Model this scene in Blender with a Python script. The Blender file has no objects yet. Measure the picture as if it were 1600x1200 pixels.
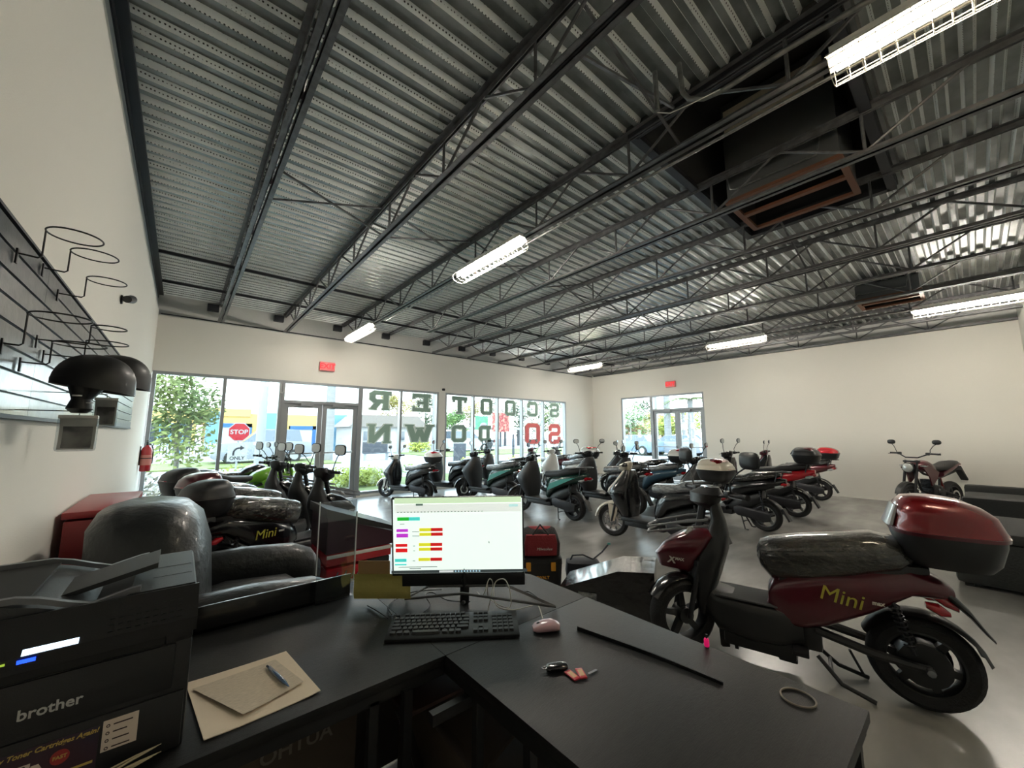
import bpy, bmesh, math, random
from math import sin, cos, pi, radians, atan2, sqrt, hypot
from mathutils import Vector, Matrix
random.seed(7)
SC = bpy.context.scene
COL = SC.collection
H = 1.47

# ------------------------------------------------------------------ camera
PITCH = math.atan(77/608.0); YAW = radians(40.2)
cam_d = bpy.data.cameras.new('camera'); cam = bpy.data.objects.new('camera', cam_d); COL.objects.link(cam)
cam_d.sensor_fit = 'HORIZONTAL'; cam_d.sensor_width = 36.0; cam_d.lens = 608*36.0/1600
cam_d.clip_start = 0.02; cam_d.clip_end = 400
cam.location = (0, 0, H); cam.rotation_euler = (pi/2+PITCH, 0, -YAW)
SC.camera = cam
FW = (sin(YAW)*cos(PITCH), cos(YAW)*cos(PITCH), sin(PITCH)); RT = (cos(YAW), -sin(YAW), 0)
UP = (-sin(YAW)*sin(PITCH), -cos(YAW)*sin(PITCH), cos(PITCH))
def at(px, py, ax, v):
    """the place in the room that was measured at a point of the photograph, on the plane axis ax = v"""
    d = [FW[i]*608+RT[i]*(px-800)+UP[i]*(600-py) for i in range(3)]
    c = (0, 0, H); t = (v-c[ax])/d[ax]
    return Vector((c[0]+d[0]*t, c[1]+d[1]*t, c[2]+d[2]*t))

# ------------------------------------------------------------------ materials
def lin(c):
    return tuple((x/255/12.92 if x/255 <= .04045 else ((x/255+.055)/1.055)**2.4) for x in c)
MATS = {}
def mat(name, col, rough=.5, metal=0, coat=0, col2=None, nscale=8, bump=0, bscale=40, emit=0, stretch=None, spec=.5, alpha=1, ndetail=4, trans=0, ramp=(.35, .65)):
    if name in MATS: return MATS[name]
    m = bpy.data.materials.new(name); m.use_nodes = True; MATS[name] = m
    nt = m.node_tree; b = nt.nodes['Principled BSDF']
    c = lin(col)
    b.inputs['Base Color'].default_value = (*c, 1); b.inputs['Roughness'].default_value = rough
    b.inputs['Metallic'].default_value = metal; b.inputs['Coat Weight'].default_value = coat
    b.inputs['Coat Roughness'].default_value = .08; b.inputs['Specular IOR Level'].default_value = spec
    if alpha < 1: b.inputs['Alpha'].default_value = alpha
    if trans: b.inputs['Transmission Weight'].default_value = trans
    m.diffuse_color = (*c, 1)
    tc = nt.nodes.new('ShaderNodeTexCoord'); mp = nt.nodes.new('ShaderNodeMapping')
    nt.links.new(tc.outputs['Object'], mp.inputs[0])
    if stretch: mp.inputs['Scale'].default_value = stretch
    if col2:
        n = nt.nodes.new('ShaderNodeTexNoise'); n.inputs['Scale'].default_value = nscale; n.inputs['Detail'].default_value = ndetail
        r = nt.nodes.new('ShaderNodeValToRGB'); r.color_ramp.elements[0].color = (*c, 1); r.color_ramp.elements[1].color = (*lin(col2), 1)
        r.color_ramp.elements[0].position = ramp[0]; r.color_ramp.elements[1].position = ramp[1]
        nt.links.new(mp.outputs[0], n.inputs['Vector']); nt.links.new(n.outputs['Fac'], r.inputs[0]); nt.links.new(r.outputs[0], b.inputs['Base Color'])
    if bump:
        n2 = nt.nodes.new('ShaderNodeTexNoise'); n2.inputs['Scale'].default_value = bscale; n2.inputs['Detail'].default_value = 5
        bp = nt.nodes.new('ShaderNodeBump'); bp.inputs['Strength'].default_value = bump; bp.inputs['Distance'].default_value = .02
        nt.links.new(mp.outputs[0], n2.inputs['Vector']); nt.links.new(n2.outputs['Fac'], bp.inputs['Height']); nt.links.new(bp.outputs[0], b.inputs['Normal'])
    if emit:
        b.inputs['Emission Color'].default_value = (*c, 1); b.inputs['Emission Strength'].default_value = emit
    return m
def glassmat(name, tint, glossy=.08, rough=.02):
    m = bpy.data.materials.new(name); m.use_nodes = True; MATS[name] = m
    nt = m.node_tree; nt.nodes.clear()
    o = nt.nodes.new('ShaderNodeOutputMaterial'); t = nt.nodes.new('ShaderNodeBsdfTransparent'); g = nt.nodes.new('ShaderNodeBsdfGlossy')
    t.inputs[0].default_value = (*lin(tint), 1); g.inputs['Roughness'].default_value = rough
    mx = nt.nodes.new('ShaderNodeMixShader'); mx.inputs[0].default_value = glossy
    nt.links.new(t.outputs[0], mx.inputs[1]); nt.links.new(g.outputs[0], mx.inputs[2]); nt.links.new(mx.outputs[0], o.inputs[0])
    return m
PAINT_WALL = mat('wall_paint', (222, 219, 210), .85, bump=.15, bscale=160)
CONCRETE = mat('polished_concrete', (124, 122, 117), .27, col2=(150, 148, 143), nscale=1.8, spec=.7, bump=.03, bscale=9, ndetail=10, stretch=(.9, 2.0, 1), ramp=(.3, .7))
STEEL = mat('joist_primer', (104, 104, 106), .45, .35, bump=.1, bscale=60, col2=(82, 81, 81), nscale=14)
DARKSTEEL = mat('dark_steel', (40, 41, 46), .5, .3)
GALV = mat('galvanized', (150, 150, 147), .38, .8, col2=(120, 121, 120), nscale=20)
ALU = mat('brushed_aluminium', (168, 170, 172), .35, .6)
BLACKPL = mat('black_plastic', (26, 27, 29), .42)
GLOSSBLK = mat('gloss_black_paint', (14, 14, 17), .22, coat=.6)
RUBBER = mat('tyre_rubber', (24, 24, 25), .75, bump=.3, bscale=90)
CHROME = mat('chrome', (200, 200, 202), .15, 1)
SILVER = mat('cast_alloy', (135, 137, 140), .4, .8)
DARKALLOY = mat('dark_alloy', (52, 52, 55), .4, .6)
ENGINE = mat('engine_metal', (70, 70, 72), .45, .7, col2=(38, 38, 40), nscale=30)
WRAP = mat('film_wrapped_seat', (24, 23, 21), .22, coat=1, bump=1, bscale=11, stretch=(1.6, 3.4, 3.4), col2=(70, 68, 62), nscale=14, ramp=(.42, .72))  # paler streaks in the colour paint in highlights on the film
WRAPG = mat('film_wrapped_grey', (92, 94, 94), .22, coat=1, bump=.9, bscale=18, stretch=(1, 2.5, 2.5), col2=(140, 142, 142), nscale=14)
SEATBLK = mat('black_seat_vinyl', (32, 32, 34), .55, bump=.1, bscale=200)
MIRROR = mat('mirror_glass', (190, 195, 198), .06, 1)
WHITEP = mat('white_paint', (226, 224, 218), .25, coat=.6)
IVORY = mat('ivory_paint', (214, 206, 188), .28, coat=.6)
REDP = mat('red_metallic_paint', (112, 12, 20), .25, coat=.8, metal=.25)
WINE = mat('wine_red_paint', (80, 10, 26), .3, coat=.7, metal=.2)
REDB = mat('bright_red_paint', (182, 22, 36), .25, coat=.6)
TEAL = mat('teal_paint', (70, 150, 140), .3, coat=.5)
GREENP = mat('lime_green_paint', (118, 180, 50), .3, coat=.4)
DARKGRN = mat('dark_green_paint', (22, 52, 46), .25, coat=.6)
SILVERP = mat('silver_grey_paint', (150, 153, 155), .3, coat=.5, metal=.4)
BLUEP = mat('dull_blue_paint', (46, 78, 96), .35, coat=.4)
REDLENS = mat('red_lens', (150, 14, 24), .15, coat=1)
CLEARL = mat('clear_lens', (190, 192, 190), .1, .4, coat=1)
TRUNKP = mat('grey_mat', (70, 72, 74), .7)

# ------------------------------------------------------------------ mesh building
class G:
    def __init__(s): s.v = []; s.f = []; s.m = []; s.cur = 0
    def add(s, vs, fs):
        n = len(s.v); s.v += [tuple(v) for v in vs]; s.f += [tuple(i+n for i in f) for f in fs]; s.m += [s.cur]*len(fs); return s
    def box(s, c, d, ch=0, rot=None):
        x, y, z = d[0]/2, d[1]/2, d[2]/2
        if ch <= 0:
            vs = [Vector((i*x, j*y, k*z)) for i in (-1, 1) for j in (-1, 1) for k in (-1, 1)]
            fs = [(0, 1, 3, 2), (4, 6, 7, 5), (0, 4, 5, 1), (2, 3, 7, 6), (0, 2, 6, 4), (1, 5, 7, 3)]
        else:
            ch = min(ch, x*.9, y*.9, z*.9); bm = bmesh.new(); bmesh.ops.create_cube(bm, size=1)
            for v in bm.verts: v.co = Vector((v.co.x*2*x, v.co.y*2*y, v.co.z*2*z))
            bmesh.ops.bevel(bm, geom=bm.edges[:], offset=ch, segments=2, affect='EDGES', profile=.6)
            vs = [v.co.copy() for v in bm.verts]; fs = [[v.index for v in f.verts] for f in bm.faces]; bm.free()
        if rot is not None: vs = [rot @ v for v in vs]
        return s.add([v+Vector(c) for v in vs], fs)
    def bb(s, a, b, ch=0):
        return s.box([(a[i]+b[i])/2 for i in range(3)], [abs(b[i]-a[i]) for i in range(3)], ch)
    def rings(s, rs, cap=True, close=False):
        n = len(rs[0]); vs = [p for r in rs for p in r]; fs = []
        for i in range(len(rs)-1+(1 if close else 0)):
            a = i*n; b = ((i+1) % len(rs))*n
            for j in range(n): fs.append((a+j, a+(j+1) % n, b+(j+1) % n, b+j))
        if cap and not close: fs.append(tuple(range(n))[::-1]); fs.append(tuple((len(rs)-1)*n+j for j in range(n)))
        return s.add(vs, fs)
    def tube(s, pts, r, seg=8, cap=True, close=False):
        P = [Vector(p) for p in pts]; n = len(P); R = r if isinstance(r, (list, tuple)) else [r]*n
        rs = []; prev = None
        for i in range(n):
            if close: t = (P[(i+1) % n]-P[i-1]).normalized()
            else: t = (P[min(i+1, n-1)]-P[max(i-1, 0)]).normalized()
            if prev is None: u = t.orthogonal().normalized()
            else: u = (prev-t*prev.dot(t)); u = u.normalized() if u.length > 1e-6 else t.orthogonal().normalized()
            prev = u; w = t.cross(u)
            rs.append([P[i]+(u*cos(2*pi*k/seg)+w*sin(2*pi*k/seg))*R[i] for k in range(seg)])
        return s.rings(rs, cap, close)
    def lathe(s, prof, o, ax='y', seg=24, close=False):
        rs = []
        for k in range(seg):
            a = 2*pi*k/seg; ring = []
            for r, h in prof:
                if ax == 'y': p = (o[0]+r*cos(a), o[1]+h, o[2]+r*sin(a))
                elif ax == 'z': p = (o[0]+r*cos(a), o[1]+r*sin(a), o[2]+h)
                else: p = (o[0]+h, o[1]+r*cos(a), o[2]+r*sin(a))
                ring.append(p)
            rs.append(ring)
        n = len(prof); vs = [p for r in rs for p in r]; fs = []
        for i in range(seg):
            a = i*n; b = ((i+1) % seg)*n
            for j in range(n if close else n-1): fs.append((a+j, a+(j+1) % n, b+(j+1) % n, b+j))
        return s.add(vs, fs)
    def xl(s, st, seg=16, yo=0):
        """body lofted along x: stations (x, zc, half width, half height, roundness)"""
        rs = []
        for x, z, w, h, e in st:
            ring = []
            for k in range(seg):
                a = 2*pi*k/seg; ca, sa = cos(a), sin(a)
                ring.append((x, yo+w*abs(ca)**(2/e)*(1 if ca >= 0 else -1), z+h*abs(sa)**(2/e)*(1 if sa >= 0 else -1)))
            rs.append(ring)
        return s.rings(rs)
    def zl(s, st, seg=16, yo=0):
        """body lofted along z: stations (z, xc, half length, half width, roundness)"""
        rs = []
        for z, x, l, w, e in st:
            ring = []
            for k in range(seg):
                a = 2*pi*k/seg; ca, sa = cos(a), sin(a)
                ring.append((x+l*abs(ca)**(2/e)*(1 if ca >= 0 else -1), yo+w*abs(sa)**(2/e)*(1 if sa >= 0 else -1), z))
            rs.append(ring)
        return s.rings(rs)
    def prism(s, poly, y0, y1, ax='y'):
        n = len(poly)
        f = {'y': lambda p, h: (p[0], h, p[1]), 'x': lambda p, h: (h, p[0], p[1]), 'z': lambda p, h: (p[0], p[1], h)}[ax]
        vs = [f(p, y0) for p in poly]+[f(p, y1) for p in poly]
        fs = [tuple(range(n)), tuple(range(2*n-1, n-1, -1))]+[(i, n+i, n+(i+1) % n, (i+1) % n) for i in range(n)]
        return s.add(vs, fs)
    def arc(s, c, R, a0, a1, w, th, seg=12, crown=.02):
        """mudguard: a crowned strip about the wheel centre c"""
        rs = []
        for i in range(seg+1):
            a = radians(a0+(a1-a0)*i/seg); ring = []
            for y, rr in ((-w, R-crown), (-w*.7, R-crown*.2), (0, R), (w*.7, R-crown*.2), (w, R-crown), (w*.7, R-th-crown*.2), (0, R-th), (-w*.7, R-th-crown*.2)):
                ring.append((c[0]+rr*cos(a), c[1]+y, c[2]+rr*sin(a)))
            rs.append(ring)
        return s.rings(rs)
    def mesh(s, name, smooth=38):
        me = bpy.data.meshes.new(name); me.from_pydata(s.v, [], s.f)
        bm = bmesh.new(); bm.from_mesh(me); bmesh.ops.recalc_face_normals(bm, faces=bm.faces); bm.to_mesh(me); bm.free()
        for i, p in enumerate(me.polygons):
            p.material_index = s.m[i] if i < len(s.m) else 0
        if smooth:
            me.polygons.foreach_set('use_smooth', [True]*len(me.polygons)); me.set_sharp_from_angle(angle=radians(smooth))
        return me
def link(name, me, m, parent=None, loc=None, rot=None):
    o = bpy.data.objects.new(name, me); COL.objects.link(o)
    ms = m if isinstance(m, (list, tuple)) else [m]
    while len(me.materials) < len(ms): me.materials.append(None)
    for i, mm in enumerate(ms):
        o.material_slots[i].link = 'OBJECT'; o.material_slots[i].material = mm
    if parent is not None: o.parent = parent
    if loc is not None: o.location = loc
    if rot is not None: o.rotation_euler = rot
    return o
def obj(name, g, m, parent=None, loc=None, rot=None, smooth=38):
    return link(name, g.mesh(name, smooth), m, parent, loc, rot)
def tag(o, label, cat, group=None):
    o['label'] = label; o['category'] = cat
    if group: o['group'] = group
    return o
def thing(name, label, cat, loc=(0, 0, 0), rz=0, group=None, rot=None):
    o = bpy.data.objects.new(name, None); COL.objects.link(o); o.location = loc
    o.rotation_euler = rot if rot is not None else (0, 0, rz); o.empty_display_size = .1
    return tag(o, label, cat, group)
def struct(name, g, m, parent=None, smooth=38):
    o = obj(name, g, m, parent, smooth=smooth)
    if parent is None: o['kind'] = 'structure'
    return o
TXT = {}
def text_mesh(body, size=1, off=0, ext=.0005, align='CENTER', shear=0, space=1):
    k = (body, size, off, ext, align, shear)
    if k in TXT: return TXT[k]
    cu = bpy.data.curves.new('txt', 'FONT'); cu.body = body; cu.size = size; cu.extrude = ext; cu.offset = off
    cu.align_x = align; cu.align_y = 'CENTER'; cu.shear = shear; cu.space_character = space; cu.resolution_u = 3
    o = bpy.data.objects.new('txt', cu); COL.objects.link(o)
    bpy.context.view_layer.update()
    me = bpy.data.meshes.new_from_object(o.evaluated_get(bpy.context.evaluated_depsgraph_get()))
    bpy.data.objects.remove(o); bpy.data.curves.remove(cu)
    me.materials.clear(); TXT[k] = me; return me
def basis(xa, ya):
    """euler whose local x and y axes point along xa and ya"""
    xa = Vector(xa).normalized(); ya = Vector(ya); za = xa.cross(ya).normalized(); ya = za.cross(xa)
    return Matrix((xa, ya, za)).transposed().to_euler()
# ------------------------------------------------------------------ the room
EXPO = 1.28
XL, XR, YB, YF = -.48, 11.95, -.72, 9.35
ZD = 4.0                                                        # underside of the roof deck
struct('floor', G().bb((XL-.2, YB-.2, -.12), (XR+.2, YF+.2, 0)), CONCRETE)
g = G(); g.bb((XL-.2, YB-.2, 0), (XL, YF+.2, 3.69)); struct('wall_left', g, PAINT_WALL)
g = G(); g.bb((XL-.2, YB-.2, 3.69), (XL-.03, YF+.2, 4.9)); struct('trim_1', g, mat('grey_block', (165, 167, 168), .9, bump=.3, bscale=30))
g = G(); g.bb((XL-.03, YB, 3.97), (XL+.04, YF, 4.0)); g.bb((XL-.03, YB, 3.91), (XL-.02, YF, 4.0)); struct('trim_2', g, DARKSTEEL)
g = G(); g.bb((XL-.2, YB-.2, 0), (XR+.2, YB, 4.9)); struct('wall_back', g, PAINT_WALL)
# front wall round the two glazed openings
g = G(); W0, W1, W2, W3, ZH = XL+.01, 5.30, 5.50, 10.42, 2.585
g.bb((XL-.2, YF, ZH), (XR+.2, YF+.2, 3.6)); g.bb((W1, YF, 0), (W2, YF+.2, ZH)); g.bb((W3, YF, 0), (XR+.2, YF+.2, ZH))
g.bb((W0, YF, 0), (1.57, YF+.2, .06)); g.bb((3.2, YF, 0), (W1, YF+.2, .06)); g.bb((W2, YF, 0), (W3, YF+.2, .06))
struct('wall_front', g, PAINT_WALL)
g = G(); g.bb((XL-.2, YF+.03, 3.6), (XR+.2, YF+.2, 4.9)); struct('trim_3', g, mat('pale_block', (196, 196, 192), .9, bump=.3, bscale=25))
g = G(); D0, D1, DZ = 5.2, 8.1, 2.72
g.bb((XR, YB-.2, 0), (XR+.2, D0, 3.66)); g.bb((XR, D1, 0), (XR+.2, YF+.2, 3.66)); g.bb((XR, D0, DZ), (XR+.2, D1, 3.66))
struct('wall_right', g, PAINT_WALL)
g = G(); g.bb((XR+.03, YB-.2, 3.66), (XR+.2, YF+.2, 4.9)); struct('trim_4', g, MATS['pale_block'])
PANE = glassmat('window_glass', (236, 243, 241), .06)
MULL = mat('mullion_aluminium', (150, 153, 155), .4, .5)
def glazing(name, along, c, a0, a1, z0, z1, bars, hbars=(), kind=True):
    """storefront glazing: frame bars (members) and one pane per light; along 'x' or 'y' at c"""
    g = G(); w = .028; d = .06
    def bar(u0, u1, za, zb):
        if along == 'x': g.bb((u0, c-d, za), (u1, c+d, zb))
        else: g.bb((c-d, u0, za), (c+d, u1, zb))
    for i, u in enumerate([a0+w]+list(bars)+[a1-w]): bar(u-w, u+w, z0, z1)
    us = [a0+2*w]+[v for b in bars for v in (b-w, b+w)]+[a1-2*w]
    for i in range(0, len(us), 2):
        bar(us[i], us[i+1], z0, z0+.06); bar(us[i], us[i+1], z1-.05, z1)
    o = struct(name, g, MULL)
    for i in range(0, len(us), 2):
        p = G()
        if along == 'x': p.bb((us[i], c-.004, z0+.06), (us[i+1], c+.004, z1-.05))
        else: p.bb((c-.004, us[i], z0+.06), (c+.004, us[i+1], z1-.05))
        obj('pane', p, PANE, o, smooth=0)
    return o
win1 = glazing('window_1', 'x', YF+.07, W0, 1.57, .06, ZH, [.585])
win2 = glazing('window_2', 'x', YF+.07, 3.2, W1, .06, ZH, [4.226])
win3 = glazing('window_3', 'x', YF+.07, W2, W3, .06, ZH, [6.464, 7.364, 8.36, 9.317])
win4 = glazing('window_4', 'y', XR+.07, 6.93, D1, .0, DZ, [])
def doors(name, along, c, a0, a1, zt, zh):
    def bar(g, u0, u1, za, zb, d=.05, o=0):
        if along == 'x': g.bb((u0, c-d+o, za), (u1, c+d+o, zb))
        else: g.bb((c-d+o, u0, za), (c+d+o, u1, zb))
    g = G(); w = .05
    bar(g, a0, a0+w, 0, zh, .07); bar(g, a1-w, a1, 0, zh, .07); bar(g, a0+w, a1-w, zt, zt+.06, .07); bar(g, a0+w, a1-w, zh-.05, zh, .07)
    o = struct(name, g, MULL)
    p = G(); bar(p, a0+w, a1-w, zt+.06, zh-.05, .004); obj('transom_pane', p, PANE, o, smooth=0)
    mid = (a0+a1)/2
    for u0, u1, s in ((a0+w+.004, mid-.004, 1), (mid+.004, a1-w-.004, -1)):
        l = G(); bar(l, u0, u0+.09, .01, zt, .022); bar(l, u1-.09, u1, .01, zt, .022)
        bar(l, u0+.09, u1-.09, zt-.09, zt, .022); bar(l, u0+.09, u1-.09, .01, .22, .022)
        lo = obj('door_leaf', l, MULL, o)
        p = G(); bar(p, u0+.09, u1-.09, .22, zt-.09, .004); obj('pane', p, PANE, lo, smooth=0)
        h = G(); bar(h, u0+.05, u1-.05, 1.03, 1.055, .012, -.06 if along == 'x' else -.06)
        bar(h, u0+.06, u0+.085, 1.02, 1.065, .03, -.04); bar(h, u1-.085, u1-.06, 1.02, 1.065, .03, -.04)
        obj('push_bar', h, ALU, lo)
    cl = G(); bar(cl, mid-.45, mid-.2, zt-.05, zt+.01, .03, -.06); bar(cl, mid+.2, mid+.45, zt-.05, zt+.01, .03, -.06)
    obj('door_closer', cl, MULL, o)
    return o
door1 = doors('door_1', 'x', YF+.07, 1.57, 3.2, 2.11, ZH)
door2 = doors('door_2', 'y', XR+.07, D0, 6.93, 2.2, DZ)

# block letters stuck on the glass, read from the street
def seg(a, b, w, e=0):
    a, b = Vector(a), Vector(b); d = (b-a).normalized(); n = Vector((-d.y, d.x))
    a, b = a-d*e, b+d*e
    return [a+n*w/2, a-n*w/2, b-n*w/2, b+n*w/2]
T = 1.35
OCT = [((1, 0.65), (4, .65)), ((4, .65), (4.6, 1.3)), ((4.6, 1.3), (4.6, 5.7)), ((4.6, 5.7), (4, 6.35)), ((4, 6.35), (1, 6.35)), ((1, 6.35), (.4, 5.7)), ((.4, 5.7), (.4, 1.3)), ((.4, 1.3), (1, .65))]
def serif(x, y): return ((x-.9, y), (x+.9, y), .6)
LET = {
 'O': OCT, '0': OCT,
 'S': [OCT[0], OCT[1], ((4.6, 1.3), (4.6, 2.8)), ((4.6, 2.8), (4, 3.5)), ((4, 3.5), (1, 3.5)), ((1, 3.5), (.4, 4.2)), ((.4, 4.2), (.4, 5.7)), OCT[5], OCT[4], OCT[3], ((4.6, 5.7), (4.6, 4.9)), ((.4, 2.1), (.4, 1.3)), OCT[7]],
 'C': [OCT[0], OCT[1], ((4.6, 1.3), (4.6, 2.2)), OCT[7], OCT[6], OCT[5], OCT[4], OCT[3], ((4.6, 5.7), (4.6, 4.6))],
 'T': [((2.5, .6), (2.5, 6.4)), ((0, 6.35), (5, 6.35)), ((.3, 6), (.3, 4.8), .6), ((4.7, 6), (4.7, 4.8), .6), ((1.3, .3), (3.7, .3), .6)],
 'E': [((1.1, .3), (1.1, 6.7)), ((.1, .65), (4.6, .65)), ((.1, 6.35), (4.6, 6.35)), ((1.1, 3.5), (3.4, 3.5), 1), ((4.6, .2), (4.6, 2), .6), ((4.6, 5), (4.6, 6.8), .6), ((3.3, 2.7), (3.3, 4.3), .5)],
 'R': [((1.1, .3), (1.1, 6.7)), ((.1, 6.35), (3.8, 6.35)), ((3.8, 6.35), (4.5, 5.7)), ((4.5, 5.7), (4.5, 4)), ((4.5, 4), (3.8, 3.2)), ((1.1, 3.2), (3.9, 3.2)), ((2.9, 3), (4.2, .5)), serif(1.1, .3), serif(4.3, .3)],
 'N': [((.9, .3), (.9, 6.7), 1.2), ((4.3, .3), (4.3, 6.7), 1.2), ((1, 6.4), (4.2, .6)), serif(.9, .3), serif(.7, 6.7), serif(4.4, 6.7)],
 'W': [((.6, 6.6), (1.6, .4), 1.2), ((1.6, .4), (2.6, 5.2), 1.1), ((2.6, 5.2), (3.6, .4), 1.1), ((3.6, .4), (4.7, 6.6), 1.2), serif(.5, 6.7), serif(2.6, 5.6), serif(4.8, 6.7)],
 'D': [((1.1, .3), (1.1, 6.7)), ((.1, .65), (3.8, .65)), ((3.8, .65), (4.6, 1.4)), ((4.6, 1.4), (4.6, 5.6)), ((4.6, 5.6), (3.8, 6.35)), ((3.8, 6.35), (.1, 6.35))],
}
LET['$'] = LET['S']+[((2.5, 7.1), (2.5, 6.6), .8), ((2.5, .4), (2.5, -.2), .8)]
LGREEN = mat('green_window_film', (142, 168, 153), .8); LRIM = mat('pale_green_film_edge', (236, 246, 240), .8)
LRED = mat('red_window_film', (225, 112, 110), .8); LRIMR = mat('pale_pink_film_edge', (250, 240, 232), .8)
def letter(ch, xc, zc, w, h, m, rim, par):
    g = G(); r = G()
    for k, st in enumerate(LET[ch]):
        a, b = st[0], st[1]; t = st[2] if len(st) > 2 else T
        for gg, ex, y in ((g, .0, YF+.0), (r, .28, YF+.006)):
            q = seg(a, b, t+2*ex, ex+.28 if len(st) < 3 else ex)
            y += .052+.0004*k*(1 if gg is g else .3)
            gg.add([(xc-(p.x-2.5)/5*w, y, zc+(p.y-3.5)/7*h) for p in q], [(0, 1, 2, 3)])
    o = obj('window_lettering', g, m, par, smooth=0); obj('lettering_outline', r, rim, o, smooth=0)
    return o
for ch, x, w in (('R', 3.70, .5), ('E', 4.80, .5)): letter(ch, x, 2.27, w, .46, LGREEN, LRIM, win2)
for ch, x, w in (('T', 6.0, .44), ('O', 6.95, .38), ('O', 7.88, .38), ('C', 8.84, .42), ('S', 9.88, .42)): letter(ch, x, 2.26, w, .47, LGREEN, LRIM, win3)
for ch, x, w in (('N', 3.72, .56), ('W', 4.80, .68)): letter(ch, x, 1.46, w, .46, LGREEN, LRIM, win2)
for ch, x, w in (('O', 5.99, .42), ('D', 6.90, .4)): letter(ch, x, 1.46, w, .46, LGREEN, LRIM, win3)
letter('0', 8.84, 1.46, .6, .66, LRED, LRIMR, win3); letter('$', 9.88, 1.45, .52, .66, LRED, LRIMR, win3)

# daylight enters by the windows; portals only guide the sampling of the sky
def portal(loc, sx, sy, rot):
    l = bpy.data.lights.new('daylight_portal', 'AREA'); l.shape = 'RECTANGLE'; l.size = sx; l.size_y = sy; l.cycles.is_portal = True
    o = bpy.data.objects.new('daylight_portal', l); COL.objects.link(o); o.location = loc; o.rotation_euler = rot
portal(((W0+W1)/2, YF+.25, ZH/2), W1-W0, ZH, (-pi/2, 0, 0)); portal(((W2+W3)/2, YF+.25, ZH/2), W3-W2, ZH, (-pi/2, 0, 0))
portal((XR+.25, (D0+D1)/2, DZ/2), DZ, D1-D0, (0, pi/2, 0))

# exit signs
EXITRED = mat('exit_red', (225, 30, 44), .5, emit=.45); EXITWHITE = mat('exit_housing', (226, 120, 122), .5)
for nm, loc, rz, lb in (('exit_sign', (2.41, YF-.03, 2.965), 0, 'red lit EXIT sign on the window wall above the double door'),
                        ('exit_sign', (XR-.03, 6.2, 3.04), -pi/2, 'red lit EXIT sign on the far beige wall above its glazed door')):
    t = thing(nm, lb, 'exit sign', loc, rz)
    obj('housing', G().box((0, .0, 0), (.32, .06, .2), .01), EXITWHITE, t)
    e = link('sign_letters', text_mesh('EXIT', .16, .004, .002), EXITRED, t, (0, -.034, -.002), (pi/2, 0, 0))
t = thing('motion_detector', 'small black detector on the wall pier between the lettered windows', 'detector', (5.42, YF-.02, 2.66))
obj('detector_body', G().xl([(-.035, 0, .03, .02, 2), (-.02, 0, .04, .035, 2.4), (.03, 0, .04, .035, 2.4)], 12), BLACKPL, t)
obj('lens', G().lathe([(.001, -.05), (.014, -.046), (.018, -.03)], (0, 0, -.01), 'y', 12), GLOSSBLK, t)
# ------------------------------------------------------------------ roof deck and joists
DECK = mat('deck_metal', (138, 142, 141), .36, .55, col2=(112, 116, 114), nscale=5)
def perforated():
    m = bpy.data.materials.new('deck_perforated_web'); m.use_nodes = True; nt = m.node_tree; b = nt.nodes['Principled BSDF']
    b.inputs['Metallic'].default_value = .5; b.inputs['Roughness'].default_value = .4
    tc = nt.nodes.new('ShaderNodeTexCoord'); mp = nt.nodes.new('ShaderNodeMapping'); mp.inputs['Scale'].default_value = (42, 42, 42)
    v = nt.nodes.new('ShaderNodeTexVoronoi'); v.inputs['Randomness'].default_value = .15; v.inputs['Scale'].default_value = 1
    r = nt.nodes.new('ShaderNodeValToRGB'); r.color_ramp.elements[0].color = (*lin((60, 60, 58)), 1); r.color_ramp.elements[1].color = (*lin((240, 242, 240)), 1)  # dark perforations; near-white web colour paints in the window light on the ribs
    r.color_ramp.elements[0].position = .2; r.color_ramp.elements[1].position = .28
    nt.links.new(tc.outputs['Object'], mp.inputs[0]); nt.links.new(mp.outputs[0], v.inputs['Vector']); nt.links.new(v.outputs['Distance'], r.inputs[0]); nt.links.new(r.outputs[0], b.inputs['Base Color'])
    return m
PERF = perforated()
HOLE = (2.75, 5.35, .33, 1.62)
PITCHD = .1372
g = G(); prof = []
y = YB
while y < YF:
    prof += [(y, ZD+.045, 0), (y+.058, ZD+.045, 1), (y+.078, ZD, 0), (y+.117, ZD, 1)]
    y += PITCHD
prof.append((y, ZD+.045, 0))
for i in range(len(prof)-1):
    (ya, za, k), (yb, zb, _) = prof[i], prof[i+1]
    spans = [(XL-.02, XR+.02)] if (yb < HOLE[2] or ya > HOLE[3]) else [(XL-.02, HOLE[0]), (HOLE[1], XR+.02)]
    g.cur = k
    for xa, xb in spans: g.add([(xa, ya, za), (xb, ya, za), (xb, yb, zb), (xa, yb, zb)], [(0, 1, 2, 3)])
o = struct('ceiling', g, [DECK, PERF], smooth=0)
g = G(); a, b_, c_, d_ = HOLE; e = .06                              # insulation and roof above the deck, with the framed roof hole
for p, q in (((XL-.2, YB-.2), (XR+.2, c_-e)), ((XL-.2, d_+e), (XR+.2, YF+.2)), ((XL-.2, c_-e), (a-e, d_+e)), ((b_+e, c_-e), (XR+.2, d_+e))): g.bb((p[0], p[1], ZD+.06), (q[0], q[1], ZD+.2))
g.bb((a-e, c_-e, 4.95), (b_+e, d_+e, 5.05)); g.bb((a-e, c_-e, ZD), (a, d_+e, 4.95)); g.bb((b_, c_-e, ZD), (b_+e, d_+e, 4.95)); g.bb((a, c_-e, ZD), (b_, c_, 4.95)); g.bb((a, d_, ZD), (b_, d_+e, 4.95))
struct('roof_slab', g, mat('roof_board', (52, 52, 52), .9, bump=.2, bscale=12))
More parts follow.
